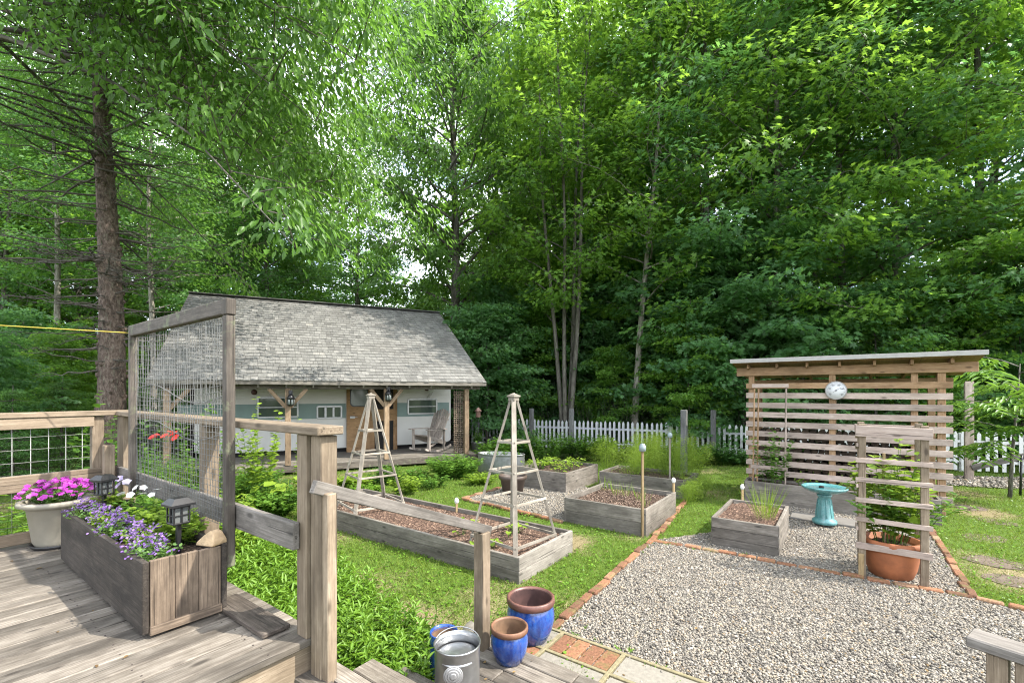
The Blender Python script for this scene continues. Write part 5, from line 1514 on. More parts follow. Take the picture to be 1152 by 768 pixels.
for i in range(3):
    c = U(BED5[1] + .12 + .05 * i, BED5[2] - .25 + .3 * i, 0)
    feathery(c, .45, .28, 'wispy grass clump leaning out at the corner of the low overgrown bed', 'wispy clumps at the low bed', 9)
# tomato and narrow bed plants
plant('tomato_plant', 'tomato plant climbing the thin stick trellis', 'plant', U(BED7[0] + .42, BED7[2] + .2, .33), 20, .42, 1.1, 18, .12, 'garden', OVAL)
for i in range(6):
    c = U(BED7[0] + .9 + .3 * i, BED7[2] + .25, .34)
    plant('lettuce', 'low leafy seedling in the narrow woodshed bed', 'plant', c, 7, .14, .16, 3, .07, 'garden2', OVAL, 'garden', 'seedlings in the narrow bed', z0=.6)
t = plant('potted_shrub', 'leafy green shrub growing out of the terracotta pot through the lattice', 'shrub', TPOT + Vector((0, 0, .34)), 27, .40, 1.3, 20, .15, 'garden2', OVAL, 'garden', curve=.1)
t = plant('potted_shrub', 'long leafy shoots leaning out of the lattice cage toward the lawn', 'shrub', TPOT + Vector((.12, .05, .5)), 9, .9, .62, 18, .13, 'garden', LANCE, 'garden', curve=.5)
plant('bucket_plant', 'green leafy plant in the galvanised bucket', 'plant', BUCKET, 18, .3, .42, 9, .1, 'garden', OVAL)
for i in range(4):
    plant('tank_plant', 'low green plant growing in the oval stock tank', 'plant', (-.62 + .24 * i, 11.62 - .09 * i, .42), 8, .16, .2, 5, .07, 'garden', OVAL, 'garden', 'plants in the stock tank')

# borders by the porch and the fence
def bush(px, py, r, h, label, leaf='garden', ll=.08, n=40, lf=16, tpl=OVAL, group=None, name='garden_bush', Y=None, **kw):
    p = G(px, py) if Y is None else AT(px, 500, Y); p.z = 0
    return plant(name, label, 'bush', p, n, r, h, lf, ll * random.uniform(.8, 1.2), leaf, tpl, 'garden', group, (random.uniform(.85, 1.5), random.uniform(.8, 1.1), random.uniform(.8, 1.15)), **kw)
bush(510, 538, .55, .75, 'rounded bright green peony bush at the corner of the porch', 'garden', .14, 90, 20, LANCE)
bush(455, 556, .35, .42, 'low yellow-green bush between the porch and the long bed', 'garden2', .08, 34, 12)
bush(487, 549, .4, .4, 'spreading pale green bush next to the peony by the porch', 'garden', .09, 34, 12)
for i, (px, py, r, h, m, lb) in enumerate(((395, 548, .35, .35, 'garden2', 'pale low bush under the porch edge behind the far obelisk'), (440, 545, .35, .5, 'garden', 'mid green border bush between far obelisk and peony'), (470, 542, .35, .45, 'garden', 'round border bush beside the peony, toward the far obelisk, under the porch'), (540, 545, .35, .35, 'garden2', 'low yellow-green tuft between the peony and the stock tank'), (412, 556, .3, .3, 'phlox', 'bright low tuft at the far end of the long bed'), (350, 556, .4, .4, 'garden', 'low leafy bush beside the rhubarb'))):
    bush(px, py, r, h, lb, m, .09, 44, 14)
bush(425, 546, .3, .5, 'small dark green bush under the porch edge beside the obelisk', 'darkleaf', .07, 30, 12)
bush(300, 560, .5, .55, 'dark green bush under the porch behind the deck rail', 'darkleaf', .07, 44, 14)
bush(275, 562, .45, .7, 'bright green bush by the porch seen past the netting frame post', 'garden', .07, 44, 14)
# big-leaved rhubarb
rb = G(318, 572)
t = plant('rhubarb', 'large-leaved rhubarb plant beside the tall deck post', 'plant', (rb.x, rb.y, 0), 14, .55, .62, 1, .36, 'garden2', BIG, 'garden2', z0=.97, elev=(-.35, .15), stemr=.01)
t = plant('hollyhock', 'tall slim hollyhock stalk in front of the camper', 'plant', (rb.x + .05, rb.y + .5, 0), 4, .25, 1.7, 12, .12, 'garden2', OVAL, 'garden2')
for i, (px, Y, h, r, m, lb) in enumerate(((182, 6.4, .95, .6, 'garden', 'leafy green perennial behind the netting with ferny tips'), (215, 7.6, 1.0, .7, 'garden2', 'yellow-green perennial clump beyond the netting'), (243, 6.0, .8, .5, 'garden2', 'pale green perennial clump beyond the middle rail post'), (100, 6.2, 1.0, .7, 'garden', 'leafy perennial outside the deck corner'), (205, 9.0, .9, .6, 'garden', 'green clump between netting and the cottage'), (310, 7.6, .5, .5, 'garden', 'low green clump beside the tall deck post'), (165, 8.2, 1.1, .7, 'garden', 'tall leafy perennial behind the far netting post'), (190, 5.5, .75, .5, 'garden2', 'lime green perennial just behind the lower netting'), (262, 5.4, .6, .4, 'garden2', 'lime green low perennial beyond the netting frame post'), (225, 5.2, .6, .45, 'phlox', 'bright low perennial behind the middle rail board'), (290, 9.2, .6, .5, 'garden', 'low bush at the porch edge between frame post and rhubarb'))):
    p = AT(px, 500, Y); plant('perennial', lb, 'plant', (p.x, p.y, 0), 95, r * 1.1, h, 18, .115, m, OVAL if i % 2 else LANCE, 'garden')
pp = AT(183, 500, 5.3)
t = plant('poppy', 'red poppies flowering behind the netting', 'flowers', (pp.x, pp.y, 0), 20, .35, 1.25, 10, .13, 'garden', LANCE, 'garden')
blossoms(t, [(.02, 0, 1.54), (.1, .04, 1.56), (-.06, -.02, 1.55), (.05, .06, 1.58), (.15, 0, 1.52), (-.1, 0, 1.53)], .06, M['redpetal'], 6)
lil = [('lilac_shrub', 'pale leafy young shrub rising above the deck corner rail', 130, 6.3, .75, 2.2, 'garden'), ('lilac_shrub', 'tall leafy shoot in front of the cottage eave beside the frame post', 292, 7.8, .4, 2.15, 'garden2'), ('lilac_shrub', 'leafy shrub seen through the upper netting', 232, 7.2, .65, 2.05, 'garden')]
for nm, lb, px, Y, r, h, m in lil:
    p = AT(px, 500, Y); plant(nm, lb, 'shrub', (p.x, p.y, 0), 15, r, h, 26, .14, m, OVAL, 'garden', base=.3, elev=(0, .7), z0=.25)
for i in range(6):
    c = U(-3.4 - random.uniform(.1, .7), -2.6 + i * .5, 0)
    plant('fern', 'bright green fern outside the deck rail', 'fern', c, 30, .6, random.uniform(1.0, 1.35), 18, .13, 'phlox', LANCE, 'garden', 'ferns outside the deck rail', elev=(-.2, .3), curve=.5)
t = plant('milkweed', 'broad-leaved pale green shoot poking above the lower deck rail', 'plant', U(-3.27, -.5, 0), 2, .05, 1.5, 7, .24, 'garden2', BIG, 'garden2', z0=.72, elev=(.1, .8), wid=.7)

# shrubs along the fence
sh_lab = 'leafy green shrub in the border along the grey picket fence'
rr = random.Random(12)
for px, Y, r, h, m in ((612, 13.6, .7, 1.35, 'garden'), (585, 14.2, .6, 1.1, 'darkleaf'), (640, 14.2, .6, 1.2, 'garden'), (560, 13.2, .5, .9, 'garden'), (690, 13.6, .7, .95, 'garden2'), (725, 13.4, .6, .85, 'garden'), (668, 13.9, .6, 1.0, 'garden'), (755, 13.2, .55, .75, 'garden'), (787, 13.0, .65, 1.0, 'darkleaf'), (812, 12.9, .5, .8, 'darkleaf'), (835, 12.9, .5, .6, 'darkleaf'), (775, 12.6, .4, .6, 'garden')):
    bush(px, 0, r * 1.2, h * .85, sh_lab, m, .12, 64, 16, OVAL, 'shrubs along the grey fence', 'fence_shrub', Y)

# sapling by the gate
def sapling():
    b = G(1136, 560); t = thing('young_tree', 'slender young sapling with long drooping leaflets by the gate', 'tree', (b.x, b.y, 0)); mb = MB(); L = Leaves()
    mb.tube([(0, 0, 0), (.05, 0, .9), (.12, -.02, 1.8), (.2, 0, 2.6)], [.035, .028, .02, .008], 7)
    rr = random.Random(6)
    for z, az, ln, rise in ((1.25, 175, 1.35, .55), (1.5, 200, 1.1, .7), (1.7, 160, 1.2, .5), (1.9, 215, 1.0, .35), (1.6, 20, 1.0, .6), (2.1, 60, .9, .5), (2.3, 180, .8, .6), (2.4, 300, .8, .6), (2.0, 250, 1.0, .5), (1.0, 185, .9, .25), (1.35, 235, .8, .4), (2.55, 120, .7, .7), (1.1, 150, .8, .1)):
        a = R(az); p0 = Vector((.12 * z / 1.8, 0, z)); d = Vector((math.cos(a), math.sin(a), 0))
        pts = [p0 + d * ln * s + Vector((0, 0, rise * ln * s - .38 * ln * s * s)) for s in (0, .33, .66, 1)]
        mb.tube(pts, [.012, .009, .006, .003], 5)
        for s in np.linspace(.3, 1, 4):
            p = p0 + d * ln * s + Vector((0, 0, rise * ln * s - .38 * ln * s * s))
            for sg in (-1, 1):
                # a drooping compound leaf
                q = Vector((-d.y, d.x, 0)) * sg + d * .6 + Vector((0, 0, rr.uniform(-.3, .2))); q.normalize(); n = 4
                tt = np.linspace(.2, 1, n); ax = np.array(p)[None] + np.array(q)[None] * (tt * .34)[:, None] + np.array([0, 0, -.16])[None] * (tt ** 2)[:, None]
                side = np.array([-q.y, q.x, 0]); 
                for s2 in (-1, 1): L.add(ax, side * s2 + np.array(q) * .7 + np.array([0, 0, -.35]), np.array([0, 0, 1]) + RS.normal(0, .2, (n, 3)), RS.uniform(.17, .25, n), .8, RS.uniform(.2, 1, n))
    mb.build('trunk', M['bark'], t); L.build('crown', M['garden'], LANCE, t)
    s = G(1141, 557); m_ = MB(); m_.tube([(0, 0, 0), (.03, 0, .8)], .02, 6); o = m_.build('support_stake', M['black']); o.location = (s.x + .12, s.y, 0); tag(o, 'short black stake beside the young sapling', 'stake')
sapling()

# dry blades, weeds and fallen leaves
def scatter():
    n = 26000; Y = 1.9 + 9.5 * RS.rand(n) ** 1.5; X = RS.uniform(-1.15, 1.15, n) * Y
    ok = np.ones(n, bool)
    for p in [GR1, GR2, GR3, LAND] + [corners(B) for B in (BED1, BED3, BED4, BED5, BED6, BED7)] + [[U(-3.3, -5), U(.02, -5), U(.02, .1), U(-3.3, .1)], [U(-1, -3), U(4, -3), U(4, 1.9), U(-.1, 1.9)]]: ok &= ~inpoly(X, Y, p)
    ok &= RS.rand(n) < np.clip((bare(X, Y) - .3) * 4, .08, 1); X, Y = X[ok], Y[ok]; n = len(X)
    L = Leaves(); L.add(np.stack([X, Y, RS.uniform(0, .02, n)], 1), rdir(n, (0, 1.0)), rdir(n, (-.3, 1)), RS.uniform(.03, .08, n), .07 + .01 * Y)
    o = L.build('dry_grass', M['straw'], BLADE); tag(o, 'dry straw-coloured blades in the worn lawn patches', 'grass', kind='stuff')
    L = Leaves(); n = 260; k = RS.rand(n)
    P = []
    while len(P) < 170:
        p = G(random.uniform(560, 1150), random.uniform(585, 767), .03)
        if p.y > 2 and inpoly(np.array([p.x]), np.array([p.y]), GR1)[0] and not inpoly(np.array([p.x]), np.array([p.y]), LAND)[0]: P.append((p.x, p.y, .038))
    for _ in range(46): v = U(random.uniform(-2.9, -.1), random.uniform(-1.6, .05), DZ + .006); P.append(tuple(v))
    for _ in range(18): v = U(random.uniform(.1, 1.4), random.uniform(.75, 1.45), .176); P.append(tuple(v))
    P = np.array(P); n = len(P); L.add(P, rdir(n, (-.05, .2)), np.array([0, 0, 1]) + RS.normal(0, .2, (n, 3)), RS.uniform(.012, .034, n), .9)
    o = L.build('fallen_leaves', M['litter'], OVAL); tag(o, 'small brown fallen leaves and bits on the gravel and deck boards', 'leaves', kind='stuff')
    L = Leaves()
    for e0, e1, m in ((G(621, 711), G(733, 609), 26), (G(733, 609), G(1096, 675), 22), (G(1096, 675), G(1047, 597), 14), (G(640, 712), G(760, 762), 12)):
        for _ in range(m):
            c = e0.lerp(e1, random.random()) + Vector((random.gauss(0, .05), random.gauss(0, .05), 0)); k = random.randint(5, 12); az = RS.rand(k) * 6.28
            L.add(np.array([[c.x, c.y, .015]]) + RS.normal(0, .012, (k, 3)) * [1, 1, .2], np.stack([np.cos(az), np.sin(az), RS.uniform(.2, 1.2, k)], 1), np.array([0, 0, 1.0]) + RS.normal(0, .3, (k, 3)), RS.uniform(.02, .06, k), .5)
    o = L.build('weeds', M['phlox'], LANCE); tag(o, 'small weeds sprouting along the brick edging', 'weeds', kind='stuff')
scatter()
# ------------------------------------------------------------------ trees
def spray_leaves(L, E, O, n, Rs, ll, droop, flat, wid, hang=0.0, tint=(0, 1)):
    """n leaves round every twig end E in a drooping plate facing O"""
    k = len(E); E = np.repeat(E, n, 0); O = unit(np.repeat(O, n, 0)); m = len(E)
    up = np.array([0, 0, 1.0]); S = unit(np.cross(np.broadcast_to(up, O.shape), O))
    r = np.sqrt(RS.rand(m)); a = RS.rand(m) * 2 * pi; u = r * np.cos(a); v = r * np.sin(a) * .8
    Oh = O * np.array([1, 1, .35]); rs = np.repeat(RS.uniform(.7, 1.25, k), n) * Rs
    P = E + Oh * (u * rs)[:, None] + S * (v * rs)[:, None]; P[:, 2] += -droop * rs * (u * u * .6 + v * v) + RS.normal(0, flat, m)
    D = O * (u + .5)[:, None] + S * (v * 1.2)[:, None] + RS.normal(0, .3, (m, 3)); D[:, 2] -= .4 + hang
    Nn = np.array([0, 0, .75]) + RS.normal(0, .34, (m, 3)) + O * .65
    cl = np.repeat(RS.uniform(tint[0], tint[1], k), n)
    L.add(P, D, Nn, ll * RS.uniform(.6, 1.15, m), wid, np.clip(.6 * cl + .4 * RS.rand(m), 0, 1))

def make_tree(name, seed, h, r0, z0, cr, limbs, twigs, nl, ll, Rs, tpl, mat, brk, droop=.35, rise=.45, lean=(0, 0), stems=1, wid=1.0, hang=0.0, flat=.05, top=.25, shape=.5, bias=None, curl=.25):
    global RS
    random.seed(seed); RS = np.random.RandomState(seed)
    t = thing(name, None, None); mb = MB(); L = Leaves(); E = []; O = []
    for sidx in range(stems):
        a0 = 2 * pi * sidx / stems + random.random(); sp = 0 if stems == 1 else random.uniform(.05, .11)
        hh = h * random.uniform(.85, 1.0) if stems > 1 else h; rr0 = r0 if stems == 1 else r0 * random.uniform(.7, 1)
        def tp(f, a0=a0, sp=sp, hh=hh, sd=random.random() * 9):
            return Vector((lean[0] * hh * f + sp * hh * f * math.cos(a0) * (1 - .3 * f) + .012 * hh * math.sin(f * 7 + sd) * f + (.25 * r0 * 3 * math.cos(a0) if stems > 1 else 0), lean[1] * hh * f + sp * hh * f * math.sin(a0) * (1 - .3 * f) + .012 * hh * math.cos(f * 6 + sd) * f + (.25 * r0 * 3 * math.sin(a0) if stems > 1 else 0), hh * f))
        fs = np.linspace(0, 1, 13)
        mb.tube([tp(f) for f in fs], [rr0 * (1.25 if f == 0 else 1) * (1 - .88 * f) for f in fs], 9)
        nb = max(3, limbs // stems)
        for i in range(nb):
            u = (i + random.random() * .8) / nb
            z = z0 + (hh * .97 - z0) * u ** .9; f = z / hh
            az = i * 2.399 + random.uniform(-.4, .4)
            if stems > 1: az = a0 + random.gauss(0, 1.1)
            if bias is not None and random.random() < bias[2]: az = bias[0] + random.gauss(0, bias[1])
            prof = (shape + (1 - shape) * math.sin(pi * min(1, (u + .12) / 1.0) ** .8)) * (1 - .5 * max(0, u - .7) / .3)
            ln = cr * prof * random.uniform(.7, 1.1)
            d = Vector((math.cos(az), math.sin(az), 0)); rs_ = rise + .5 * u + random.uniform(-.15, .15)
            p0 = tp(f)
            def lp(s): return p0 + d * ln * s + Vector((0, 0, ln * (rs_ * s - curl * s * s))) + Vector((-d.y, d.x, 0)) * .08 * ln * math.sin(s * 4 + i)
            lr = max(.012, rr0 * (1 - .85 * f) * .42)
            mb.tube([lp(s) for s in (0, .2, .45, .7, 1)], [lr, lr * .8, lr * .55, lr * .35, .006], 5, False)
            for k in range(twigs):
                s = .22 + .78 * (k + random.random()) / twigs if k < twigs - 1 else 1.0
                p = lp(s); sd = random.choice((-1, 1)); tl = cr * random.uniform(.12, .3) * (1.1 - .5 * s)
                q = (d * random.uniform(.3, 1) + Vector((-d.y, d.x, 0)) * sd * random.uniform(.2, 1.1)); q.normalize()
                e = p + q * tl + Vector((0, 0, tl * random.uniform(-.25, .65)))
                mb.tube([p, (p + e) / 2 + Vector((0, 0, .04)), e], [.012, .008, .004], 3, False)
                E.append(e); O.append(q); 
                if tl > .6: E.append((p + e) / 2); O.append(q)
    spray_leaves(L, np.array(E), np.array(O), nl, Rs, ll, droop, flat, wid, hang)
    mb.build('trunk', M[brk], t); L.build('crown', M[mat], tpl, t)
    return t

used = set()
def place(proto, x, y, rz, s, label, group=None, cat='tree', sz=None):
    if proto.name not in used:
        used.add(proto.name); o = proto; o.location = (x, y, -.05); o.rotation_euler = (0, 0, rz)
    else: o = dup(proto, (x, y, -.05), rz)
    o.scale = (s, s, s if sz is None else sz)
    for k in ('group', 'label'):
        if k in o.keys(): del o[k]
    return tag(o, label, cat, group)
def pxx(px, Y): return (px - CX) / F * Y

mA = make_tree('maple_tree', 31, 19, .24, 1.3, 4.6, 52, 6, 58, .19, 1.05, MAPLE, 'maple', 'bark', droop=.42, rise=.42, flat=.1)
mB = make_tree('maple_tree', 32, 20, .22, 1.6, 4.3, 50, 6, 58, .19, 1.05, MAPLE, 'maple', 'bark', droop=.42, rise=.5, flat=.1)
mC = make_tree('maple_tree', 33, 19.0, .26, 2.2, 4.8, 48, 7, 40, .19, .95, MAPLE, 'maplelight', 'bark', droop=.35, rise=.5, flat=.14)
slim = make_tree('multi_stem_maple', 34, 19.0, .11, 4.5, 3.0, 80, 8, 26, .18, .65, MAPLE, 'maplelight', 'bark', stems=5, rise=.7, flat=.12)
ash = make_tree('ash_tree', 35, 20, .26, 5.0, 4.6, 56, 11, 32, .22, .7, LANCE, 'hickory', 'bark', droop=.7, rise=.65, hang=.4, wid=1.35, flat=.14)
pole_ = make_tree('woodland_tree', 36, 19, .15, 4.6, 3.4, 48, 9, 40, .15, .75, OVAL, 'understory', 'bark', rise=.5, flat=.16)
pale = make_tree('woodland_tree', 37, 18, .13, 5.4, 3.2, 44, 9, 40, .15, .75, OVAL, 'understory', 'palebark', rise=.5, flat=.16)
farT = make_tree('woodland_tree', 38, 18, .2, 1.0, 4.2, 50, 9, 24, .3, .95, RHOMB, 'understory', 'bark', rise=.3)
farL = make_tree('woodland_tree', 39, 17, .2, 1.5, 4.0, 48, 9, 24, .3, .95, RHOMB, 'maplelight', 'bark', rise=.4)
nearT = make_tree('hickory_tree', 40, 14.2, .26, 8.5, 9.0, 60, 18, 38, .16, .55, LANCE, 'hickory', 'bark', droop=.8, rise=.04, hang=.55, wid=1.2, flat=.14, bias=(R(10), .46, .85), shape=.85, curl=.5)

yM = make_tree('young_maple', 44, 6.5, .07, .4, 2.4, 30, 5, 80, .165, .85, MAPLE, 'maple', 'bark', droop=.42, rise=.42, flat=.07, shape=.75)
yL = make_tree('young_maple', 45, 7.5, .08, .5, 2.5, 32, 5, 80, .165, .85, MAPLE, 'maplelight', 'bark', droop=.42, rise=.45, flat=.07, shape=.75)
GM = 'wall of maples behind the woodshed and fence'
LM = 'tall dense green maple in the leafy wall behind the fence and woodshed'
for i, (p, x, y, s) in enumerate(((mC, 6.2, 18.6, .98), (mA, 11.5, 17.4, .95), (mB, 20.8, 13.0, 1.0), (mC, 15.0, 23.0, 1.1), (mC, 9.6, 24.0, 1.1), (mB, 5.6, 25.5, 1.0), (mC, 24.5, 13.5, 1.0), (mC, 21, 20, 1.0), (mC, -1.0, 25.5, 1.05), (mC, 2.6, 26, 1.15), (mA, 4.5, 21.5, .9))):
    k = (y + 3.5) / y if y < 20 else 1.08
    place(p, x * k, y * k, i * 1.9 + .4, s * 1.12, LM, GM)
for i, (px, Y, s, p) in enumerate(((548, 17.5, .8, yM), (585, 21.5, 1.05, yL), (690, 20.2, 1.0, yM), (690, 17.4, .5, yL), (760, 17.2, 1.1, yM), (800, 16.0, .95, yM), (838, 15.2, 1.15, yM), (905, 14.6, .75, yM), (985, 13.8, .8, yM), (1050, 13.4, .7, yL), (1150, 13.0, .8, yM), (1215, 12.6, 1.1, yM), (735, 21, 1.3, yL), (600, 24, 1.3, yL), (480, 24, .9, yL), (562, 18.6, .95, yM), (655, 19.2, .85, yM), (612, 19.4, .8, yL), (775, 15.4, .6, yL), (-25, 10.5, .5, yM), (60, 13.5, .5, yL), (25, 15, .7, yM), (95, 17, .6, yL))):
    place(p, pxx(px, Y), Y, i * 2.3, s, 'low spreading young maple leaning out over the garden fence', 'young maples along the fence')
tallM = make_tree('tall_maple', 51, 20, .17, 3.0, 4.2, 46, 6, 50, .18, 1.0, MAPLE, 'maple', 'bark', droop=.42, rise=.42, flat=.09)
tallL = make_tree('tall_maple', 52, 20, .15, 3.4, 4.0, 44, 6, 48, .18, 1.0, MAPLE, 'maplelight', 'bark', droop=.42, rise=.5, flat=.1, lean=(.03, 0))
for i, (px, Y, p, l) in enumerate(((792, 16.6, tallM, 'tall maple whose trunk rises just behind the near corner of the woodshed roof'), (872, 15.3, tallL, 'tall maple with its trunk behind the middle of the woodshed roof near the dial'), (948, 15.6, tallM, 'tall maple with its trunk over the far half of the woodshed roof'), (1012, 14.2, tallL, 'slightly leaning tall maple behind the lattice cage end of the woodshed'), (1096, 14.0, tallM, 'tall maple trunk beside the tallest grey post past the woodshed'), (1180, 13.0, tallL, 'tall maple behind the young sapling by the gate'))):
    place(p, pxx(px, Y), Y, i * 1.3, random.uniform(.92, 1.05), l, 'tall maples just behind the woodshed')
place(slim, pxx(637, 17.2), 17.2, .3, 1.0, 'slender maple with a fan of thin grey trunks behind the herb beds')
place(ash, pxx(511, 19.5), 19.5, 1.0, 1.0, 'tall dark-trunked ash tree standing behind the cottage ridge end')
place(nearT, -10.2, 7.6, 0, 1.0, 'overhanging hickory with drooping leaflets reaching over the cottage roof')
WL_ = 'bare-trunked woodland tree among the thin trunks past the big spruce'
for i, (px, Y, p) in enumerate(((6, 20, pole_), (62, 16.5, pale), (85, 23, pale), (172, 16.5, pale), (38, 26, pole_), (242, 24, pole_), (276, 21.5, pale), (301, 22, pole_), (140, 27, pole_), (205, 29, pale), (330, 28, pole_))):
    place(p, pxx(px, Y), Y, i * 2.1, random.uniform(.9, 1.05), WL_, 'thin woodland trunks beside the cottage')
place(pole_, pxx(403, 25), 25, .8, .95, 'straight thin tree standing alone in the sky gap above the cottage roof')
leanT = make_tree('leaning_maple', 47, 17, .13, 4.6, 3.2, 44, 8, 24, .18, .7, MAPLE, 'maplelight', 'palebark', rise=.5, lean=(.07, 0), flat=.12)
place(leanT, pxx(712, 16.4), 16.4, 0, 1.0, 'pale leaning maple trunk between the slender fan and the woodshed')
FLAB = 'distant green tree in the woodland behind the garden'
rr = random.Random(77)
for i, (x, y, s) in enumerate(((-30, 30, 1), (-24, 34, 1.1), (-19, 31, .9), (-27, 24, 1), (-21, 22, .9), (-15, 36, .9), (-10, 34, .72), (-6.5, 36, .62), (-3, 34, .66), (0, 31, .85), (3, 29, 1), (-34, 22, 1.1), (9, 36, .9), (20, 36, .9), (31, 30, .8), (-40, 34, 1.3), (-13, 27, .62), (-29, 17, 1.0), (-32, 42, 1.2))):
    place((farT, farL)[i % 3 == 1], x, y, rr.random() * 6, s, FLAB, 'distant woodland trees')

# the big spruce with bare lower branches
def spruce():
    global RS
    random.seed(50); RS = np.random.RandomState(50)
    x, y = pxx(124, 10.6), 10.6
    t = thing('spruce_tree', 'big rough-barked spruce trunk with dead bare branches beside the cottage', 'tree', (x, y, 0)); mb = MB(); tw = MB(); L = Leaves()
    hs_ = np.linspace(0, 1, 16); hgt = 19.0
    def tp(f): return Vector((-.35 * f + .06 * math.sin(f * 9), .05 * math.sin(f * 7), hgt * f))
    mb.tube([tp(f) for f in hs_], [.30 * (1.25 if f == 0 else 1) * (1 - 1.1 * f if f < .7 else .23 * (1 - f) / .3) for f in hs_], 16)
    for i in range(110):
        f = random.uniform(.06, .45); p = tp(f); th = random.random() * 6.28; rr_ = .30 * (1 - 1.1 * f)
        mb.blob(p + Vector((math.cos(th), math.sin(th), 0)) * rr_ * .96, (.05, .05, .06), 6, 4, .3)
    for i in range(150):
        z = 2.4 + 8.5 * random.random(); f = z / hgt; az = random.random() * 2 * pi; ln = random.uniform(.7, 2.9) * (1.15 if z > 4 else .7)
        d = Vector((math.cos(az), math.sin(az), 0)); p0 = tp(f); sag = random.uniform(-.05, .3)
        def lp(s): return p0 + d * ln * s + Vector((0, 0, -sag * ln * s + .12 * ln * s * s)) + Vector((-d.y, d.x, 0)) * .06 * ln * math.sin(3 * s + i)
        r0 = random.uniform(.012, .03)
        jt = [Vector((random.gauss(0, .05), random.gauss(0, .05), random.gauss(0, .06))) * ln * .6 for _ in range(8)]
        tw.tube([lp(s) + (jt[k] * s) for k, s in enumerate((0, .14, .28, .42, .57, .72, .86, 1))], [r0 * x for x in (1, .9, .8, .68, .55, .42, .3, .12)], 5, False)
        for k in range(14):
            s = random.uniform(.2, 1); p = lp(s); q = (d * random.uniform(0, 1) + Vector((-d.y, d.x, 0)) * random.choice((-1, 1)) + Vector((0, 0, random.uniform(-.5, .3)))).normalized() * random.uniform(.15, .6) * ln * .4
            tw.tube([p, p + q * .5 + Vector((0, 0, -.02)), p + q], [.006, .004, .002], 3, False)
    E = []; O = []
    for i in range(110):
        z = 7.0 + (hgt - 7.4) * random.random(); f = z / hgt; az = random.random() * 2 * pi; ln = 3.6 * (1 - ((z - 7) / 13)) + .4
        d = Vector((math.cos(az), math.sin(az), 0)); p0 = tp(f)
        tw.tube([p0, p0 + d * ln * .5 + Vector((0, 0, -.1 * ln)), p0 + d * ln + Vector((0, 0, -.18 * ln))], [.03, .02, .006], 4, False)
        for k in range(8):
            s = random.uniform(.3, 1); E.append(p0 + d * ln * s + Vector((0, 0, -.18 * ln * s)) + Vector((-d.y, d.x, 0)) * random.uniform(-.5, .5)); O.append(d)
    spray_leaves(L, np.array(E), np.array(O), 34, .4, .13, .6, .06, .35, .5)
    mb.build('trunk', M['sprucebark'], t); tw.build('branches', M['deadtwig'], t); L.build('crown', M['conifer'], LANCE, t)
spruce()

# understory: hemlock saplings, woodland bushes
def conifer_sapling(seed, h, r):
    global RS
    random.seed(seed); RS = np.random.RandomState(seed); t = thing('hemlock_sapling', None, None); mb = MB(); L = Leaves(); E = []; O = []
    mb.tube([(0, 0, 0), (.03, 0, h * .5), (0, .02, h)], [.05, .03, .006], 6)
    for i in range(70):
        u = random.random() ** .8; z = h * (.08 + .9 * u); az = i * 2.4; ln = r * (1 - u * .85) * random.uniform(.7, 1.1); d = Vector((math.cos(az), math.sin(az), 0)); p0 = Vector((0, 0, z))
        mb.tube([p0, p0 + d * ln + Vector((0, 0, -.12 * ln))], [.012, .003], 3, False)
        for k in range(6):
            s = random.uniform(.35, 1); E.append(p0 + d * ln * s + Vector((0, 0, -.12 * ln * s)) + Vector((-d.y, d.x, 0)) * random.uniform(-.3, .3) * ln); O.append(d)
    spray_leaves(L, np.array(E), np.array(O), 26, .28, .085, .35, .02, .5)
    mb.build('trunk', M['deadtwig'], t); L.build('crown', M['conifer'], LANCE, t); return t
hA = conifer_sapling(61, 3.0, 1.5); hB = conifer_sapling(62, 2.2, 1.3)
rr = random.Random(5)
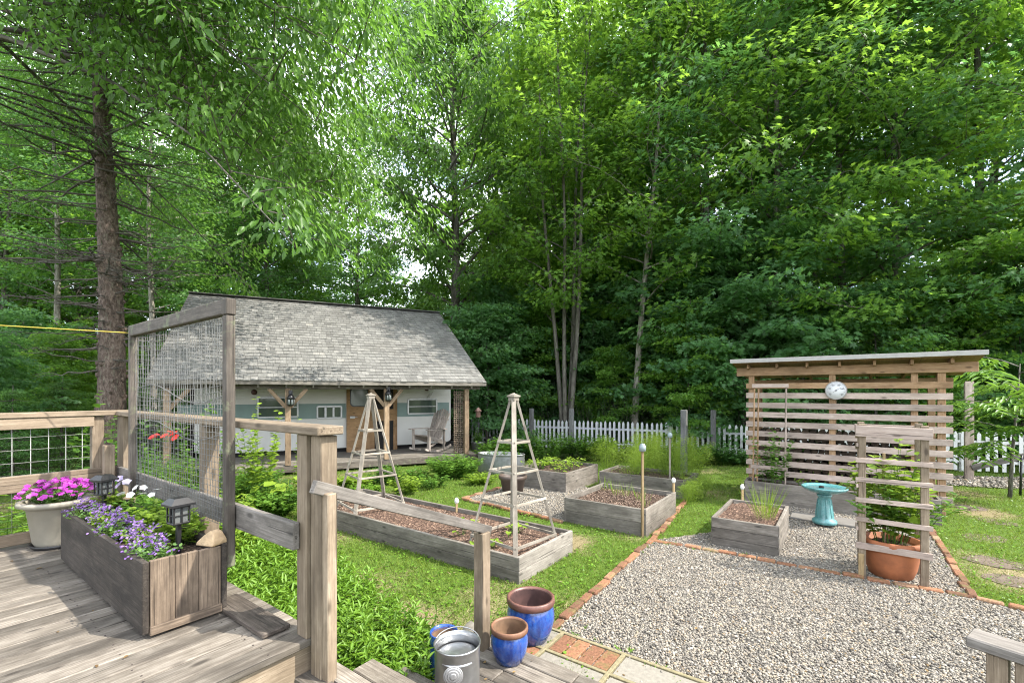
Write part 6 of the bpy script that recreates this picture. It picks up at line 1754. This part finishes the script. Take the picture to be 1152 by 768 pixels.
for i, (px, Y, s) in enumerate(((15, 9.5, .75), (-60, 9, .85), (70, 12, .85), (40, 13.5, 1.0), (150, 15, .9), (105, 16, 1.0), (-10, 12.5, 1.0), (-100, 12, 1.1), (190, 19, 1.0), (20, 18, 1.2), (75, 20, 1.3), (130, 21, 1.2))):
    place((hA, hB)[i % 2], pxx(px, Y), Y, rr.random() * 6, s, 'dark layered hemlock sapling on the woodland edge past the deck rail', 'hemlock saplings', 'tree')
def wood_bush(seed, r, h, mat, tpl=OVAL, ll=.11):
    random.seed(seed); t = thing('woodland_bush', None, None); mb, L = stems_leaves(70, r, h, 26, ll, z0=.08, base=.5, curve=.2, stemr=.008, jit=.4); mb.build('stems', M['deadtwig'], t); L.build('foliage', M[mat], tpl, t); return t
wA = wood_bush(71, 1.3, 2.0, 'understory'); wB = wood_bush(72, 1.5, 2.6, 'maple', MAPLE, .14); wC = wood_bush(73, 1.2, 1.7, 'maplelight')
WB_ = 'leafy undergrowth bush between the garden and the tall trees'
spots = [(660, 18.0), (700, 17.3), (735, 17.0), (778, 16.4), (820, 16.0)]
for px in range(560, 900, 34): spots.append((px, 17.19 / (1 + .47 * (px - CX) / F) + rr.uniform(1.9, 3.2)))
for px in range(540, 900, 50): spots.append((px, rr.uniform(19, 22)))
for px in range(1090, 1330, 42): spots.append((px, rr.uniform(12.6, 14.5)))
for px in range(880, 1100, 45): spots.append((px, rr.uniform(14.5, 17)))
for px in range(-60, 240, 40): spots.append((px, rr.uniform(17, 23)))
for px in range(-80, 330, 50): spots.append((px, rr.uniform(24, 30)))
for px in range(420, 560, 40): spots.append((px, rr.uniform(26, 30)))
for i, (px, Y) in enumerate(spots):
    place((wA, wB, wC)[i % 3], pxx(px, Y), Y, rr.random() * 6, rr.uniform(.8, 1.2), WB_, 'undergrowth bushes', 'bush')
# remote belt that closes the view between trunks
def belt():
    global RS
    RS = np.random.RandomState(90); L = Leaves(); n = 60000
    th = RS.uniform(R(-58), R(58), n); d = RS.uniform(46, 58, n); z = RS.rand(n) ** 1.3 * (5 + 3 * vnoise(th * 12, d * 0, 1.0))
    P = np.stack([d * np.sin(th), d * np.cos(th), z], 1); L.add(P, rdir(n, (-.6, .3)), rdir(n, (-.2, 1)), RS.uniform(.4, .9, n), 1.0)
    o = L.build('treeline', M['understory'], RHOMB); tag(o, 'far green treeline closing the gaps between the trunks', 'woodland', kind='stuff')
belt()
